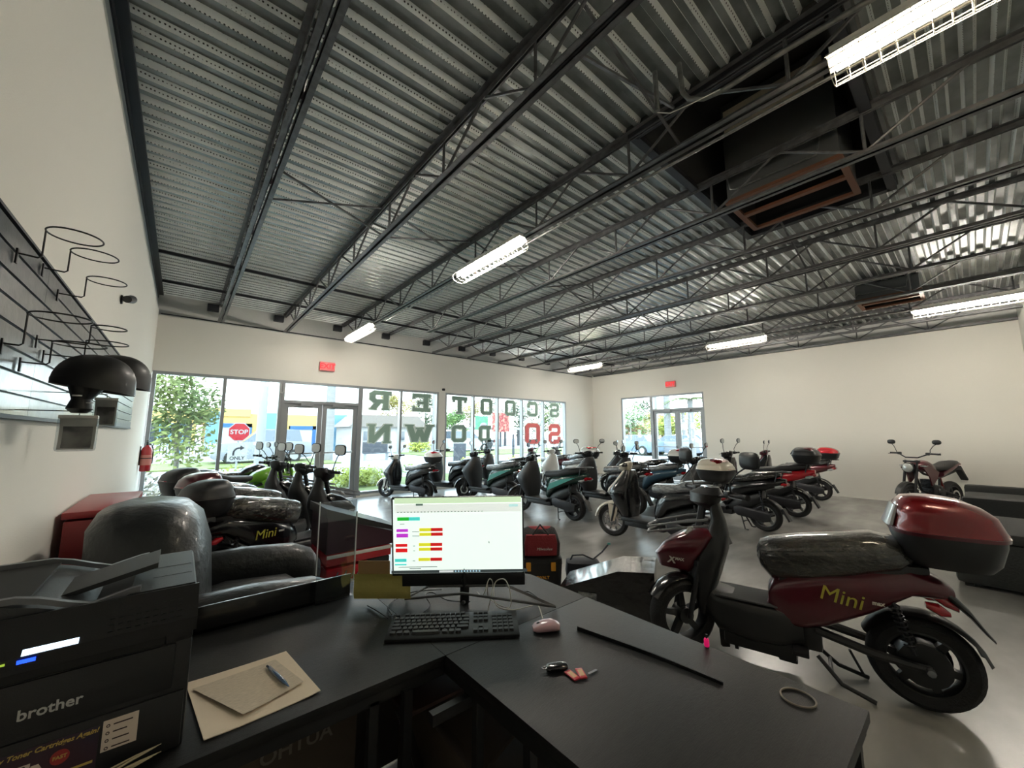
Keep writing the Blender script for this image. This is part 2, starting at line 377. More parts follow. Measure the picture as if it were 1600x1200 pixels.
g = G(); g.bb((a-.05, c_-.05, ZD-.05), (b_+.05, c_+.02, ZD)); g.bb((a-.05, d_-.02, ZD-.05), (b_+.05, d_+.05, ZD)); g.bb((a-.05, c_, ZD-.05), (a+.02, d_, ZD)); g.bb((b_-.02, c_, ZD-.05), (b_+.05, d_, ZD))
struct('trim_5', g, DARKSTEEL)
# one joist, its bars and chords shared by all
def angle_pair(z, up, y0, y1):
    g = G()
    for s in (-1, 1):
        g.bb((s*.009, y0, z), (s*.052, y1, z+.006)); 
        g.bb((s*.009, y0, z), (s*.015, y1, z+(.045 if up else -.045)))
    return g
JX = [.42, 1.53, 2.72, 3.87, 5.0, 6.13, 7.24, 8.43, 9.62, 10.77, 11.87]
ZB, ZT = 3.6, 3.985
ch_b = angle_pair(ZB, True, YB, 9.22).mesh('bottom_chord'); ch_bs = angle_pair(ZB, True, YB, 7.36).mesh('bottom_chord')
ch_t = angle_pair(ZT, False, YB, YF+.1).mesh('top_chord')
def bar_mesh(dy):
    return G().tube([(0, 0, ZB+.03), (0, dy, ZT-.03)], .012, 6).mesh('web_bar')
bars = {0: bar_mesh(0), 1: bar_mesh(.55), -1: bar_mesh(-.55)}
seat_me = G().bb((-.22, YF-.06, 3.82), (-.04, YF+.05, 3.95), .004).mesh('joist_pocket_dark')  # solid dark box paints the dark of each bearing pocket in the wall
WORDS = ['first', 'second', 'third', 'fourth', 'fifth', 'sixth', 'seventh', 'eighth', 'ninth', 'tenth', 'eleventh']
for k, x in enumerate(JX):
    lb = '%s grey open-web roof joist counted from the slatwall side' % WORDS[k]
    if k == 10: lb = 'last grey open-web roof joist, close along the long beige wall'
    if k == 2: lb = 'grey open-web roof joist that carries three caged strip lights'
    if k == 8: lb = 'grey open-web roof joist that carries the far row of strip lights'
    t = thing('roof_joist', lb, 'joist', (x, 0, 0), group='open-web roof joists')
    link('top_chord', ch_t, STEEL, t); link('bottom_chord', ch_bs if k == 3 else ch_b, STEEL, t)
    off = (k % 3)*.1
    y = 8.39+off-.1; 
    while y > YB+.1:
        if not (k == 3 and y > 7.4):
            link('web_bar', bars[0], STEEL, t, (0, y, 0)); link('web_bar', bars[1], STEEL, t, (0, y, 0))
            if y-.55 > YB: link('web_bar', bars[-1], STEEL, t, (0, y, 0))
        y -= 1.135
    link('joist_pocket_dark', seat_me, DARKSTEEL, t)
# air units let into the roof
def air_unit(x0, x1, y0, y1, zb, zt, lb, panel):
    t = thing('air_handler', lb, 'air unit', (x0, y0, zb)); w, d, h = x1-x0, y1-y0, zt-zb; AU = mat('unit_sheet_metal', (96, 98, 98), .5, .4); CU = mat('rusty_brown_frame', (104, 64, 42), .6); BK = mat('duct_painted_dark', (3, 3, 4), .8)
    g = G(); g.bb((0, 0, .0), (.02, d, h)); g.bb((w-.02, 0, 0), (w, d, h)); g.bb((.02, 0, 0), (w-.02, .02, h)); g.bb((.02, d-.02, 0), (w-.02, d, h)); obj('casing', g, AU, t)
    g = G(); g.bb((.02, .02, h*.75), (w-.02, d-.02, h*.77)); g.bb((.02, .02, 0), (.024, d-.02, h*.75)); g.bb((w-.024, .02, 0), (w-.02, d-.02, h*.75)); g.bb((.02, .02, 0), (w-.02, .024, h*.75)); g.bb((.02, d-.024, 0), (w-.02, d-.02, h*.75)); obj('duct_interior', g, BK, t)  # near-black liner paints in the darkness inside the opening
    g = G(); g.bb((-.02, -.02, -.03), (.03, d+.02, .0)); g.bb((w-.03, -.02, -.03), (w+.02, d+.02, 0)); g.bb((.03, -.02, -.03), (w-.03, .03, 0)); g.bb((.03, d-.03, -.03), (w-.03, d+.02, 0)); g.bb((w*.5-.03, .03, -.03), (w*.5+.03, d-.03, 0)); obj('opening_frame', g, CU, t)
    obj('drain_pipe', G().tube([(-.03, d*.98, h*.25), (-.03, d*.95, .1), (-.03, d*.9, .08), (-.03, .15, .07), (-.03, .1, .3)], .008, 8), GALV, t)
    if panel: obj('insulation_panel', G().bb((-.012, .05, h-.32), (-.002, d-.02, h-.08)), mat('beige_insulation', (240, 228, 206), .9, bump=.3, bscale=14), t)
air_unit(4.10, 4.88, .52, 1.42, 3.83, 4.9, 'big grey air unit in the roof hole with a brown-framed black opening', True)
air_unit(8.72, 9.42, .35, 1.12, 3.74, 3.99, 'smaller grey air unit under the deck before the long beige wall', False)
# X bracing between neighbouring joists
def brace_pair(x0, x1, y, lb, g0=None):
    t = thing('cross_brace', lb, 'brace', ((x0+x1)/2, y, 3.8), group=g0); w = (x1-x0)/2
    for s in (-1, 1):
        obj('brace_bar', G().tube([(-w*s+.02*s, .015*s, -.17), (w*s-.02*s, .015*s, .16)], .012, 4), STEEL, t)
pairs = [(0, 1), (1, 2), (2, 3), (3, 4), (4, 5), (5, 6), (6, 7), (7, 8), (8, 9)]
for i, j in pairs:
    brace_pair(JX[i], JX[j], 4.02, 'crossed steel bracing between the %s and %s joists, mid room' % (WORDS[i], WORDS[j]), 'mid room joist bracing')
for i, j in ((1, 2), (4, 5), (5, 6)):
    brace_pair(JX[i], JX[j], 1.25, 'crossed steel bracing between the %s and %s joists, by the air units' % (WORDS[i], WORDS[j]), 'joist bracing by the air units')
for y, lb in ((6.93, 'long dark bridging angle under the deck, farther from the windows'), (8.29, 'long dark bridging angle under the deck, nearer the windows')):
    g = G(); g.bb((XL+.05, y-.02, 3.945), (XR-.05, y+.02, 3.951)); g.bb((XL+.05, y-.003, 3.91), (XR-.05, y+.003, 3.95))
    tag(obj('bridging_angle', g, DARKSTEEL), lb, 'steel angle', 'bridging angles')
tag(obj('electrical_conduit', G().tube([(XL+.03, YF-.03, 3.625), (XR-.03, YF-.03, 3.615)], .011, 8), DARKSTEEL), 'thin dark pipe along the head of the window wall', 'pipe')
tag(obj('electrical_conduit', G().tube([(2.8, YB+.02, 3.585), (2.8, 1.2, 3.585), (2.8, 7.0, 3.585)], .012, 8), GALV), 'straight shiny pipe clipped beside the joist with three strip lights', 'pipe')
tag(obj('electrical_conduit', G().tube([(2.42, 1.08, 4.0), (2.43, 1.07, 3.78), (2.45, 1.04, 3.72), (2.49, .96, 3.69), (2.52, .85, 3.69), (2.55, .5, 3.72), (2.58, .0, 3.72), (2.6, -.68, 3.72)], .017, 10), GALV), 'grey pipe that drops from the deck and bends towards the caged light', 'pipe')
tag(obj('electrical_conduit', G().tube([(2.35, 1.22, 4.0), (2.36, 1.22, 3.7)], .017, 10), GALV), 'short grey pipe stub hanging straight down from the deck', 'pipe')
tag(obj('loose_wire', G().tube([(2.36, 1.22, 3.69), (2.4, 1.15, 3.66), (2.44, 1.02, 3.665), (2.5, .86, 3.69)], .0035, 6), WHITEP), 'loose pale wire sagging between the two short pipes', 'wire')
tag(obj('electrical_conduit', G().tube([(1.56+.03, YB+.05, 3.66), (1.6, 1, 3.66), (1.6, 2.2, 3.66)], .008, 6), DARKSTEEL), 'thin dark pipe lying on the second joist', 'pipe')

# strip lights in wire cages
TUBE = mat('fluorescent_tube', (255, 247, 234), .5, emit=92); TUBE2 = mat('fluorescent_tube_dim', (255, 240, 212), .5, emit=30)
CAGE = mat('white_cage_wire', (200, 196, 186), .4, .3)
hs = G(); hs.prism([(-.075, .01), (-.04, .05), (.04, .05), (.075, .01), (.07, .01), (.036, .042), (-.036, .042), (-.07, .01)], -.62, .62, 'y')
hs_me = hs.mesh('reflector', 20); bx_me = G().bb((-.035, -.6, .05), (.035, .6, .09), .004).mesh('ballast_box')
tube_me = G().tube([(0, -.58, 0), (0, .58, 0)], .014, 8).mesh('tube')
cg = G()
for i in range(15):
    y = -.6+i*1.2/14
    cg.tube([(-.075, y, .01), (-.105, y, -.03), (-.09, y, -.075), (-.04, y, -.1), (.04, y, -.1), (.09, y, -.075), (.105, y, -.03), (.075, y, .01)], .003, 4)
for x, z in ((-.104, -.035), (-.085, -.078), (-.04, -.1), (.04, -.1), (.085, -.078), (.104, -.035)): cg.tube([(x, -.6, z), (x, .6, z)], .003, 4)
cg_me = cg.mesh('wire_cage')
def strip(x, y, z, lb, power, sy=1):
    t = thing('caged_strip_light', lb, 'ceiling light', (x, y, z), group='wire-caged strip lights'); t.scale = (1, sy, 1)
    link('reflector', hs_me, WHITEP, t); link('ballast_box', bx_me, WHITEP, t); link('wire_cage', cg_me, CAGE, t)
    for s in (-1, 1): obj('hanger', G().bb((-.01, s*.45-.015, .088), (.13, s*.45+.015, .094)).bb((.10, s*.45-.015, .06), (.13, s*.45+.015, .11)), GALV, t)
    for s in (-1, 1): link('tube', tube_me, TUBE if power == LP else TUBE2, t, (s*.032, 0, -.012))
LP = 78
strip(2.60, 7.85, 3.50, 'lit strip light in a wire cage nearest the exit sign over the double door', LP)
strip(2.60, 3.53, 3.50, 'lit strip light in a wire cage hanging over the middle of the desk side', LP)
strip(2.60, -.12, 3.50, 'large bright caged strip light close overhead beside the air unit', LP*.7, .74)
strip(9.50, 7.72, 3.54, 'small far caged strip light near the corner of the room', LP)
strip(9.50, 3.36, 3.54, 'far caged strip light in front of the long beige wall, between two others', LP)
strip(9.50, -.09, 3.54, 'far caged strip light at the picture edge above the black sofas', LP)
# ------------------------------------------------------------------ outside
def unlin(v): return 255*(v*12.92 if v <= .0031308 else 1.055*v**(1/2.4)-.055)
def ext(name, c, k=2.6, **kw):
    return mat(name, tuple(unlin(min(.86, x/(k*1.12))) for x in lin(c)), kw.pop('rough', .8), **{a: (tuple(unlin(min(1, x/k)) for x in lin(b)) if a == 'col2' else b) for a, b in kw.items()})
ZG = -.1
EG_GRASS = ext('lawn_grass', (190, 200, 110), 3.4, col2=(150, 175, 80), nscale=3, bump=.6, bscale=30)
g = G(); g.bb((-60, YF+.2, ZG-.2), (90, 90, ZG)); g.bb((XR+.2, -60, ZG-.2), (90, YF+.2, ZG)); struct('ground', g, ext('pale_pavement', (236, 238, 240), 2.9, col2=(214, 216, 216), nscale=.6))
g = G(); g.bb((-60, 14.2, ZG), (90, 21.5, ZG+.01)); g.bb((22, -60, ZG), (28, 14.2, ZG+.01)); struct('road', g, ext('pale_asphalt', (232, 236, 242), 3.2, col2=(214, 218, 224), nscale=1))  # pale road colour with random variation
g = G(); g.bb((-60, 21.7, ZG), (6.6, 26.5, ZG+.06)); g.bb((-3, 10.6, ZG), (1.2, 11.4, ZG+.05)); g.bb((3.3, 10.4, ZG), (12.5, 13.2, ZG+.06)); g.bb((13, 23, ZG), (60, 30, ZG+.05))
struct('lawn', g, EG_GRASS)
def leafmesh(R, n, s, seed, flat=1, shell=.35, lumps=7):
    """leaves scattered through a lumpy crown"""
    rd = random.Random(seed); g = G(); C = [(Vector((rd.uniform(-1, 1)*R[0]*.6, rd.uniform(-1, 1)*R[1]*.6, rd.uniform(-1, 1)*R[2]*.6)), rd.uniform(.4, .6)) for _ in range(lumps)]
    for i in range(n):
        c, q = C[i % lumps]; d = Vector((rd.gauss(0, 1), rd.gauss(0, 1), rd.gauss(0, 1))).normalized()*(rd.random()**.4)
        p = c+Vector((d.x*R[0]*q, d.y*R[1]*q, d.z*R[2]*q))
        u = Vector((rd.gauss(0, 1), rd.gauss(0, 1), rd.gauss(0, 1)*.6)).normalized(); v = u.orthogonal().normalized(); k = s*rd.uniform(.6, 1.3)
        g.add([p-u*k, p+v*k*.45, p+u*k, p-v*k*.45], [(0, 1, 2, 3)])
    return g
BARK = ext('pale_bark', (176, 172, 160), 3, bump=.4, bscale=12)
def tree(x, y, hc, R, n, s, m, lb, seed, th=.1, kind='tree', nm='tree', branches=5, group=None):
    t = thing(nm, lb, kind, (x, y, ZG), group=group); rd = random.Random(seed)
    g = G(); g.tube([(0, 0, 0), (.03, .02, hc*.4), (-.02, 0, hc*.8), (0, 0, hc+R[2]*.4)], [th, th*.8, th*.6, th*.2], 8); obj('trunk', g, BARK, t)
    for k in range(branches):
        a = 2*pi*k/branches+rd.random(); g = G().tube([(0, 0, hc*(.45+.06*k)), (R[0]*.25*cos(a), R[1]*.25*sin(a), hc*(.62+.06*k)), (R[0]*.6*cos(a), R[1]*.6*sin(a), hc*(.75+.07*k))], [th*.5, th*.35, th*.12], 6)
        obj('branch', g, BARK, t)
    o = obj('foliage', leafmesh(R, n, s, seed), m, t, (0, 0, hc), smooth=0)
    return t
def bush(x, y, R, n, s, m, lb, seed, nm='bush', group=None):
    o = obj(nm, leafmesh(R, n, s, seed, lumps=9), m, None, (x, y, ZG+R[2]*.8), smooth=0); return tag(o, lb, 'bush', group)
LEAFO = ext('olive_leaves', (160, 172, 96), 1.9, col2=(98, 120, 62), nscale=.9)
LEAFG = ext('bright_green_leaves', (150, 190, 100), 2.4, col2=(90, 150, 70), nscale=.8)
LEAFD = ext('deep_green_leaves', (96, 122, 78), 2.4, col2=(62, 92, 54), nscale=.7)
LEAFY = ext('autumn_leaves', (214, 190, 92), 2.4, col2=(170, 170, 90), nscale=.7)
LEAFL = ext('yellow_green_hedge', (214, 222, 96), 1.7, col2=(170, 180, 80), nscale=2)
def wx(px, y): return at(px, 660, 1, y).x
tree(wx(280, 13.2), 13.2, 2.05, (1.15, 1.15, 1.2), 2600, .075, LEAFO, 'young olive-green street tree right outside the left window', 3, .07)
for k, (px, y, hc, R, m, lb) in enumerate((
    (620, 40, 4.2, (2.4, 2, 1.7), LEAFY, 'yellowing tree above the white house roof'),
    (665, 44, 4.4, (2.6, 2, 2.0), LEAFD, 'dark grey-green tree beside the palm trunk behind the W'),
    (706, 38, 2.6, (1.5, 1.5, 1.7), LEAFG, 'small green tree seen between the two lettered windows'),
    (735, 46, 4.6, (2.8, 2, 2.2), LEAFY, 'tall pale tree behind the T and the upper O'),
    (778, 52, 6.0, (3.0, 2, 2.4), LEAFD, 'tree rising behind the painted boards'),
    (812, 40, 3.6, (1.5, 1.5, 2.8), LEAFD, 'slim dark tree right of the painted boards'),
    (842, 34, 3.4, (1.9, 1.8, 2.9), LEAFD, 'dense green tree behind the red zero'),
    (874, 32, 3.4, (1.8, 1.8, 2.7), LEAFO, 'green tree behind the dollar sign'))):
    tree(wx(px, y), y, hc, R, 1500, .16, m, lb, 20+k, .14)
# trees, palms and cars seen through the door in the long wall
def wy(px, x): return at(px, 660, 0, x).y
for k, (px, x, hc, R, m, lb) in enumerate((
    (985, 40, 2.5, (1.6, 2.0, 2.6), LEAFG, 'lush green tree at the far side door window'),
    (1008, 60, 4.0, (2, 2.2, 1.8), LEAFD, 'distant blue-green tree past the side door'),
    (1012, 52, 2.7, (1.2, 1.6, 1.0), LEAFY, 'orange-leaved tree over the small pink house'),
    (1034, 40, 2.0, (1.2, 1.3, 1.3), LEAFL, 'yellow-green tree behind the left leaf of the side door'),
    (1075, 40, 2.0, (1.6, 2.6, 1.3), LEAFL, 'broad yellow-green tree behind the right leaf of the side door'))):
    tree(x, wy(px, x), hc*1.25, tuple(r*1.25 for r in R), 1700, .17, m, lb, 50+k, .12)
PALMG = ext('palm_trunk_grey', (196, 196, 196), 2.2, bump=.8, bscale=3, stretch=(.3, .3, 6), col2=(165, 164, 162), nscale=3)
FROND = ext('palm_frond_green', (140, 160, 80), 2.4)
def palm(x, y, h, r, lb, fr=True, ln=1.8, dead=False):
    t = thing('palm_tree', lb, 'palm', (x, y, ZG)); g = G(); n = int(h/.16)
    g.tube([(0, 0, h*i/n) for i in range(n+1)], [r*(1.06 if i % 2 else 1)*(1.15-.25*i/n) for i in range(n+1)], 12); obj('trunk', g, PALMG, t)
    if fr:
        for k in range(11):
            a = 2*pi*k/11; g = G(); P = [Vector((cos(a)*ln*u, sin(a)*ln*u, h+.7*u-1.5*u*u)) for u in [i/8 for i in range(9)]]
            g.tube(P, [.025*(1.1-i/8) for i in range(9)], 5); s = Vector((-sin(a), cos(a), 0))
            for i in range(1, 9):
                for q in (-1, 1):
                    for e in (0, .5):
                        p = P[i-1].lerp(P[i], e); g.add([p, p+s*q*.32+Vector((cos(a)*.16, sin(a)*.16, -.1)), p+Vector((cos(a), sin(a), 0))*.05], [(0, 1, 2)])
            obj('frond', g, FROND, t, smooth=0)
    return t
palm(wx(515, 24), 24, 9, .23, 'ringed grey palm trunk behind the glass double door', False)
palm(wx(681, 20), 20, 8, .2, 'ringed grey palm trunk at the edge of the W window', False)
palm(30, wy(1043, 30), 8.5, .24, 'palm trunk beyond the left leaf of the side door', False)
palm(34, wy(1024, 34), 8.5, .22, 'pale palm trunk beyond the side door frame', False)
palm(20, wy(1080, 20), 3.3, .14, 'low palm with green fronds above the side door transom', True, 2.0)
palm(30, wy(1068, 30), 3.4, .12, 'palm with drooping fronds behind the right leaf of the side door', True, 1.5)
tag(obj('utility_pole', G().tube([(0, 0, 0), (0, 0, 11)], [.17, .14], 14), ext('concrete_pole', (205, 208, 208), 2.4), None, (wx(409, 19), 19, ZG)), 'round grey concrete street pole left of the glass double door', 'pole')
# painted building across the street
YEL_ = ext('yellow_stucco', (255, 214, 128), 2.0); BLU_ = ext('sky_blue_panel', (130, 186, 222), 2.0); DBL = ext('deep_blue_trim', (58, 122, 190), 2.0); WHT = ext('white_shutter', (222, 240, 246), 1.9); DRK = ext('dark_shopfront', (74, 84, 96), 2)  # last one: even dark tone for shopfront windows and house door
Yb = 38
t = thing('yellow_building', 'long yellow building with blue door surrounds across the street', 'building', (0, Yb, ZG))
def ex(px): return wx(px, Yb)
obj('wall', G().bb((ex(322), 0, 0), (ex(562), 6, 3.15)).bb((ex(322), -.1, 2.9), (ex(391), 8, 3.5)).bb((ex(225), .5, 2.3), (ex(322), 8, 3.2)), YEL_, t)
for a, b in ((322, 344), (415, 434), (517, 541)):
    obj('blue_panel', G().bb((ex(a), -.25, 0), (ex(b), 0, 3.25)), BLU_, t)
for a, b, z in ((344, 394, 2.35), (452, 496, 2.2)):
    f = obj('door_surround', G().bb((ex(a), -.18, z-.3), (ex(b), 0, z)).bb((ex(b)-.4, -.18, 0), (ex(b), 0, z)).bb((ex(a), -.18, 0), (ex(a)+.06, 0, z)), DBL, t)
    obj('roller_shutter', G().bb((ex(a)+.06, -.1, 0), (ex(b)-.4, 0, z-.3)), WHT, f)
obj('shopfront', G().bb((ex(232), .4, .1), (ex(308), .5, 2.3)), DRK, t)
for px in (232, 250, 268, 286, 304): obj('shopfront_post', G().bb((ex(px)-.1, .2, 0), (ex(px)+.1, .4, 2.3)), YEL_ if px == 304 else BLU_, t)
# picket fence
t = thing('picket_fence', 'white picket fence along the far side of the street', 'fence', (0, 27.5, ZG)); a, b = wx(222, 27.5), wx(436, 27.5); WPK = ext('white_pickets', (240, 240, 240), 2.2)
obj('rail', G().bb((a, -.02, .3), (b, .02, .38)), WPK, t); obj('rail', G().bb((a, -.02, .85), (b, .02, .93)), WPK, t)
pk = G().prism([(-.045, 0), (.045, 0), (.045, 1.0), (0, 1.08), (-.045, 1.0)], -.05, -.025).mesh('picket')
n = 46
for i in range(n): link('picket', pk, WPK, t, (a+(b-a)*(i+.5)/n, 0, 0))
# stop sign
SDK = mat('sign_dark', (24, 26, 30), .7)
t = thing('stop_sign', 'red STOP sign over a right-turn ONLY plate on a post', 'road sign', (wx(375, 17.5), 17.5, ZG)); zc = at(375, 675, 1, 17.5).z-ZG; r = .36
SRED = ext('sign_red', (215, 20, 44), 2.4); SW = ext('sign_white', (240, 240, 240), 3.0); SBK = ext('sign_black', (84, 88, 96), 1.7)
obj('post', G().bb((-.03, .02, 0), (.03, .06, zc+.3)), ALU, t)
oc = lambda q: [(q*cos(pi/8+pi/4*k), zc+q*sin(pi/8+pi/4*k)) for k in range(8)]
p = obj('sign_plate', G().prism(oc(r), -.01, .0), SW, t); obj('red_field', G().prism(oc(r*.92), -.014, -.011), SRED, p, smooth=0)
link('stop_letters', text_mesh('STOP', .225, .006, .002), SW, p, (0, -.017, zc-.005), (pi/2, 0, 0))
zo = zc-.73; p = obj('only_plate', G().bb((-.3, -.01, zo-.33), (.3, 0, zo+.33)), SW, t); link('only_letters', text_mesh('ONLY', .17, .003, .002), SDK, p, (0, -.013, zo-.22), (pi/2, 0, 0))
g = G(); A = [(-.12, zo-.12), (-.12, zo+.0), (-.08, zo+.09), (.0, zo+.14), (.1, zo+.15)]
for i in range(4):
    (x0, z0), (x1, z1) = A[i], A[i+1]; d = Vector((x1-x0, z1-z0)).normalized()*.03; g.add([(x0-d.y, -.012, z0+d.x), (x0+d.y, -.012, z0-d.x), (x1+d.y, -.012, z1-d.x), (x1-d.y, -.012, z1+d.x)], [(0, 1, 2, 3)])
g.add([(.08, -.012, zo+.24), (.08, -.012, zo+.06), (.21, -.012, zo+.15)], [(0, 1, 2)]); obj('turn_arrow', g, SDK, p, smooth=0)
# cars
TINT = mat('car_glass', (60, 72, 84), .1, coat=1)
def car(x, y, rz, m, lb, suv=False, name='car'):
    t = thing(name, lb, 'car', (x, y, ZG), rz); h = 1.75 if suv else 1.42; w = .88
    g = G(); rs = []
    P = [(-2.25, .35, .62), (-2.2, .28, .95 if not suv else 1.05), (-1.9, .25, 1.02 if not suv else 1.12), (-.95, .25, 1.0 if not suv else 1.15), (.9, .25, 1.0 if not suv else 1.12), (1.7, .25, .92 if not suv else 1.08), (2.15, .28, .78 if not suv else .98), (2.28, .38, .6)]
    for px, z0, z1 in P: rs.append([(px, -w*.95, z0), (px, -w, (z0+z1)/2), (px, -w*.92, z1), (px, w*.92, z1), (px, w, (z0+z1)/2), (px, w*.95, z0)])
    g.rings(rs); b = obj('body', g, m, t, smooth=30)
    c = G(); z = 1.0 if not suv else 1.12; c.rings([[(-1.75, -w*.88, z), (-1.75, w*.88, z), (1.0, w*.88, z), (1.0, -w*.88, z)], [(-1.3 if not suv else -1.6, -w*.7, h), (-1.3 if not suv else -1.6, w*.7, h), (.25, w*.7, h), (.25, -w*.7, h)]]); obj('cabin_glass', c, TINT, t)
    obj('roof', G().box((-.52, 0, h), (1.6, 1.24, .05), .02), m, t)
    for px in (-1.35, 1.4):
        for s in (-1, 1):
            wl = obj('wheel', G().lathe([(.001, 0), (.2, .01), (.33, .0), (.35, .03), (.35, .18), (.33, .21), (.001, .21)], (px, (w-.18) if s > 0 else -w-.03, .35), 'y', 20), RUBBER, t)
            obj('hubcap', G().lathe([(.001, -.02), (.21, -.012), (.21, .0)], (px, -w-.03 if s < 0 else w+.05, .35), 'y', 16), ALU, wl)
    obj('headlamp', G().box((2.2, -.6, .72), (.1, .3, .12), .02), CLEARL, t); obj('headlamp', G().box((2.2, .6, .72), (.1, .3, .12), .02), CLEARL, t)
    return t
CARS = ext('silver_car', (190, 196, 210), 2.3, metal=0, rough=.3); CARW = ext('white_car', (232, 234, 238), 2.4, rough=.3); CARB = ext('blue_grey_car', (150, 175, 198), 2.0, rough=.3)
car(wx(414, 25), 25, pi, CARS, 'silver pickup passing behind the STOP sign', True, 'pickup_truck')
car(wx(728, 29), 29, 0, CARW, 'white car by the bin beyond the lettered window', True)
car(26, wy(990, 26), pi/2-.1, CARB, 'blue-grey car outside the side window', False)
car(36, wy(1072, 36), pi/2, CARW, 'white car outside the side door, right leaf', False)
car(27, wy(1038, 27)-.6, pi/2, CARS, 'silver car outside the side door, left leaf', False)
# white house, bench, boards, bin, posts
HW = ext('white_house_wall', (236, 236, 236), 2.3); HR = ext('brown_roof_tiles', (178, 168, 160), 2.4, bump=.5, bscale=8)
def house(x, y, w, d, h, rz, wm, rm, lb, nm='house'):
    t = thing(nm, lb, 'house', (x, y, ZG), rz); obj('wall', G().bb((-w/2, 0, 0), (w/2, d, h)), wm, t)
    obj('roof', G().prism([(-w/2-.3, h), (w/2+.3, h), (w/2-.8, h+1.0), (-w/2+.8, h+1.0)], -.3, d+.3), rm, t)
    for px in (-w*.3, w*.15):
        f = obj('window', G().bb((px-.4, -.05, .9), (px+.4, .0, 1.8)), HW, t); obj('pane', G().bb((px-.34, -.07, .96), (px+.34, -.05, 1.74)), TINT, f)
    obj('door', G().bb((w*.33, -.05, 0), (w*.33+.8, 0, 1.9)), DRK, t)
house(wx(610, 33), 33, 6.6, 4, 2.1, 0, HW, HR, 'low white house with brown roof behind the N and W lettering')
house(52, wy(1008, 52), 6, 5, 2.0, pi/2, ext('pink_house_wall', (240, 190, 160), 2.2), ext('terracotta_roof', (226, 150, 110), 2.2), 'small pink house with terracotta roof beyond the side window')
t = thing('street_bench', 'dark advertising bench on the pavement outside the N window', 'bench', (wx(588, 23), 23, ZG))
zc = .75; obj('backrest', G().bb((-.75, -.02, .45), (.75, .02, 1.05)), SBK, t); obj('seat', G().bb((-.75, -.45, .4), (.75, 0, .45)), SBK, t)
for s in (-1, 1): obj('leg', G().bb((s*.65-.03, -.42, 0), (s*.65+.03, -.02, .4)), ALU, t)
t = thing('painted_board', 'bright green board with a white swirl, between the window letters', 'billboard', (wx(754, 36), 36, ZG)); z0 = at(750, 672, 1, 36).z-ZG; z1 = at(750, 650, 1, 36).z-ZG
obj('board', G().bb((-1.0, -.05, z0), (.75, .05, z1)), ext('board_green', (90, 205, 130), 2.1, col2=(120, 225, 160), nscale=1.5), t); obj('post', G().bb((-.1, .05, 0), (.1, .2, z1)), SBK, t)
obj('swirl', G().prism([(.1+.5*cos(a), z0+.5+.35*sin(a)) for a in [k*pi/8 for k in range(16)]], -.07, -.05), ext('board_violet', (196, 180, 226), 2.0), t)
t = thing('painted_board', 'red flowered board beside the green one, behind the upper letters', 'billboard', (wx(783, 36), 36, ZG)); z0 = at(783, 675, 1, 36).z-ZG; z1 = at(783, 645, 1, 36).z-ZG
obj('board', G().bb((-1.3, -.05, z0), (1.2, .05, z1)), ext('board_red_floral', (176, 60, 72), 1.9, col2=(236, 170, 150), nscale=4, ramp=(.45, .6)), t); obj('post', G().bb((-.1, .05, 0), (.1, .2, z1)), SBK, t)
t = thing('roadside_kiosk', 'pale flat-roofed gas kiosk under the painted boards', 'kiosk', (wx(780, 39), 39, ZG))
obj('canopy', G().bb((-6, -1, 2.0), (3, 3, 2.3)), HW, t)
for px in (-5.4, -2.4, .4, 2.6): obj('post', G().bb((px-.12, -.8, 0), (px+.12, -.6, 2.0)), SBK, t)
tag(obj('litter_bin', G().box((0, 0, .5), (.55, .5, 1.0), .04), SBK, None, (wx(719, 19), 19, ZG)), 'dark square litter bin seen between the lettered windows', 'bin')
for px, lb in ((802, 'dark post outside under the middle O'), (776, 'dark post outside under the D')):
    tag(obj('bollard_post', G().bb((-.05, -.05, 0), (.05, .05, 1.5)), SBK, None, (wx(px, 18), 18, ZG)), lb, 'post')
bush(wx(392, 14), 11.9, (1.0, .6, .42), 1500, .05, LEAFL, 'low yellow-green hedge under the STOP sign', 5)
bush(wx(566, 11.3), 11.5, (.9, .6, .38), 1500, .045, LEAFL, 'yellow-green hedge behind the glass double door', 6)
bush(wx(600, 11.4), 11.8, (1.1, .5, .4), 1500, .045, LEAFL, 'yellow-green hedge behind the white scooter', 7)
bush(wx(665, 30), 30, (1.6, .8, .9), 900, .12, LEAFL, 'clipped bush before the white house', 8)
bush(wx(262, 11.6), 11.2, (.55, .45, .5), 260, .07, ext('dry_pale_leaves', (196, 190, 170), 2.4), 'thin dry shrub at the foot of the street tree', 9)
for k, (px, y) in enumerate(((745, 15), (815, 15), (850, 15), (878, 15))):
    bush(wx(px, y), y, (1.2, .5, .3), 800, .05, LEAFL, ['low hedge outside between T and O windows', 'low hedge outside beneath the second O window', 'low hedge outside beneath the red zero', 'low hedge outside beneath the dollar sign'][k], 30+k)
# ------------------------------------------------------------------ left wall
SLAT = mat('slatwall_laminate', (66, 69, 74), .3, coat=.25, bump=.12, bscale=14)
t = thing('slatwall_panel', 'long dark grey slatwall display panel on the white left wall', 'slatwall', (XL+.003, 0, 0))
Z0, Z1 = 1.535, 2.135
for a, b in ((-.1, 2.36), (2.362, 4.80), (4.802, 6.42)):
    g = G(); n = 8; hh = (Z1-Z0)/n
    g.bb((.0, a, Z0), (.006, b, Z1))
    for i in range(n): g.prism([(.006, Z0+i*hh+.001), (.019, Z0+i*hh+.001), (.019, Z0+(i+1)*hh-.009), (.006, Z0+(i+1)*hh-.009)], a, b)
    obj('slat_board', g, SLAT, t, smooth=0)
obj('edge_trim', G().bb((0, -.1, Z0-.014), (.024, 6.42, Z0)), DARKSTEEL, t); obj('edge_trim', G().bb((0, -.1, Z1), (.024, 6.42, Z1+.01)), DARKSTEEL, t)
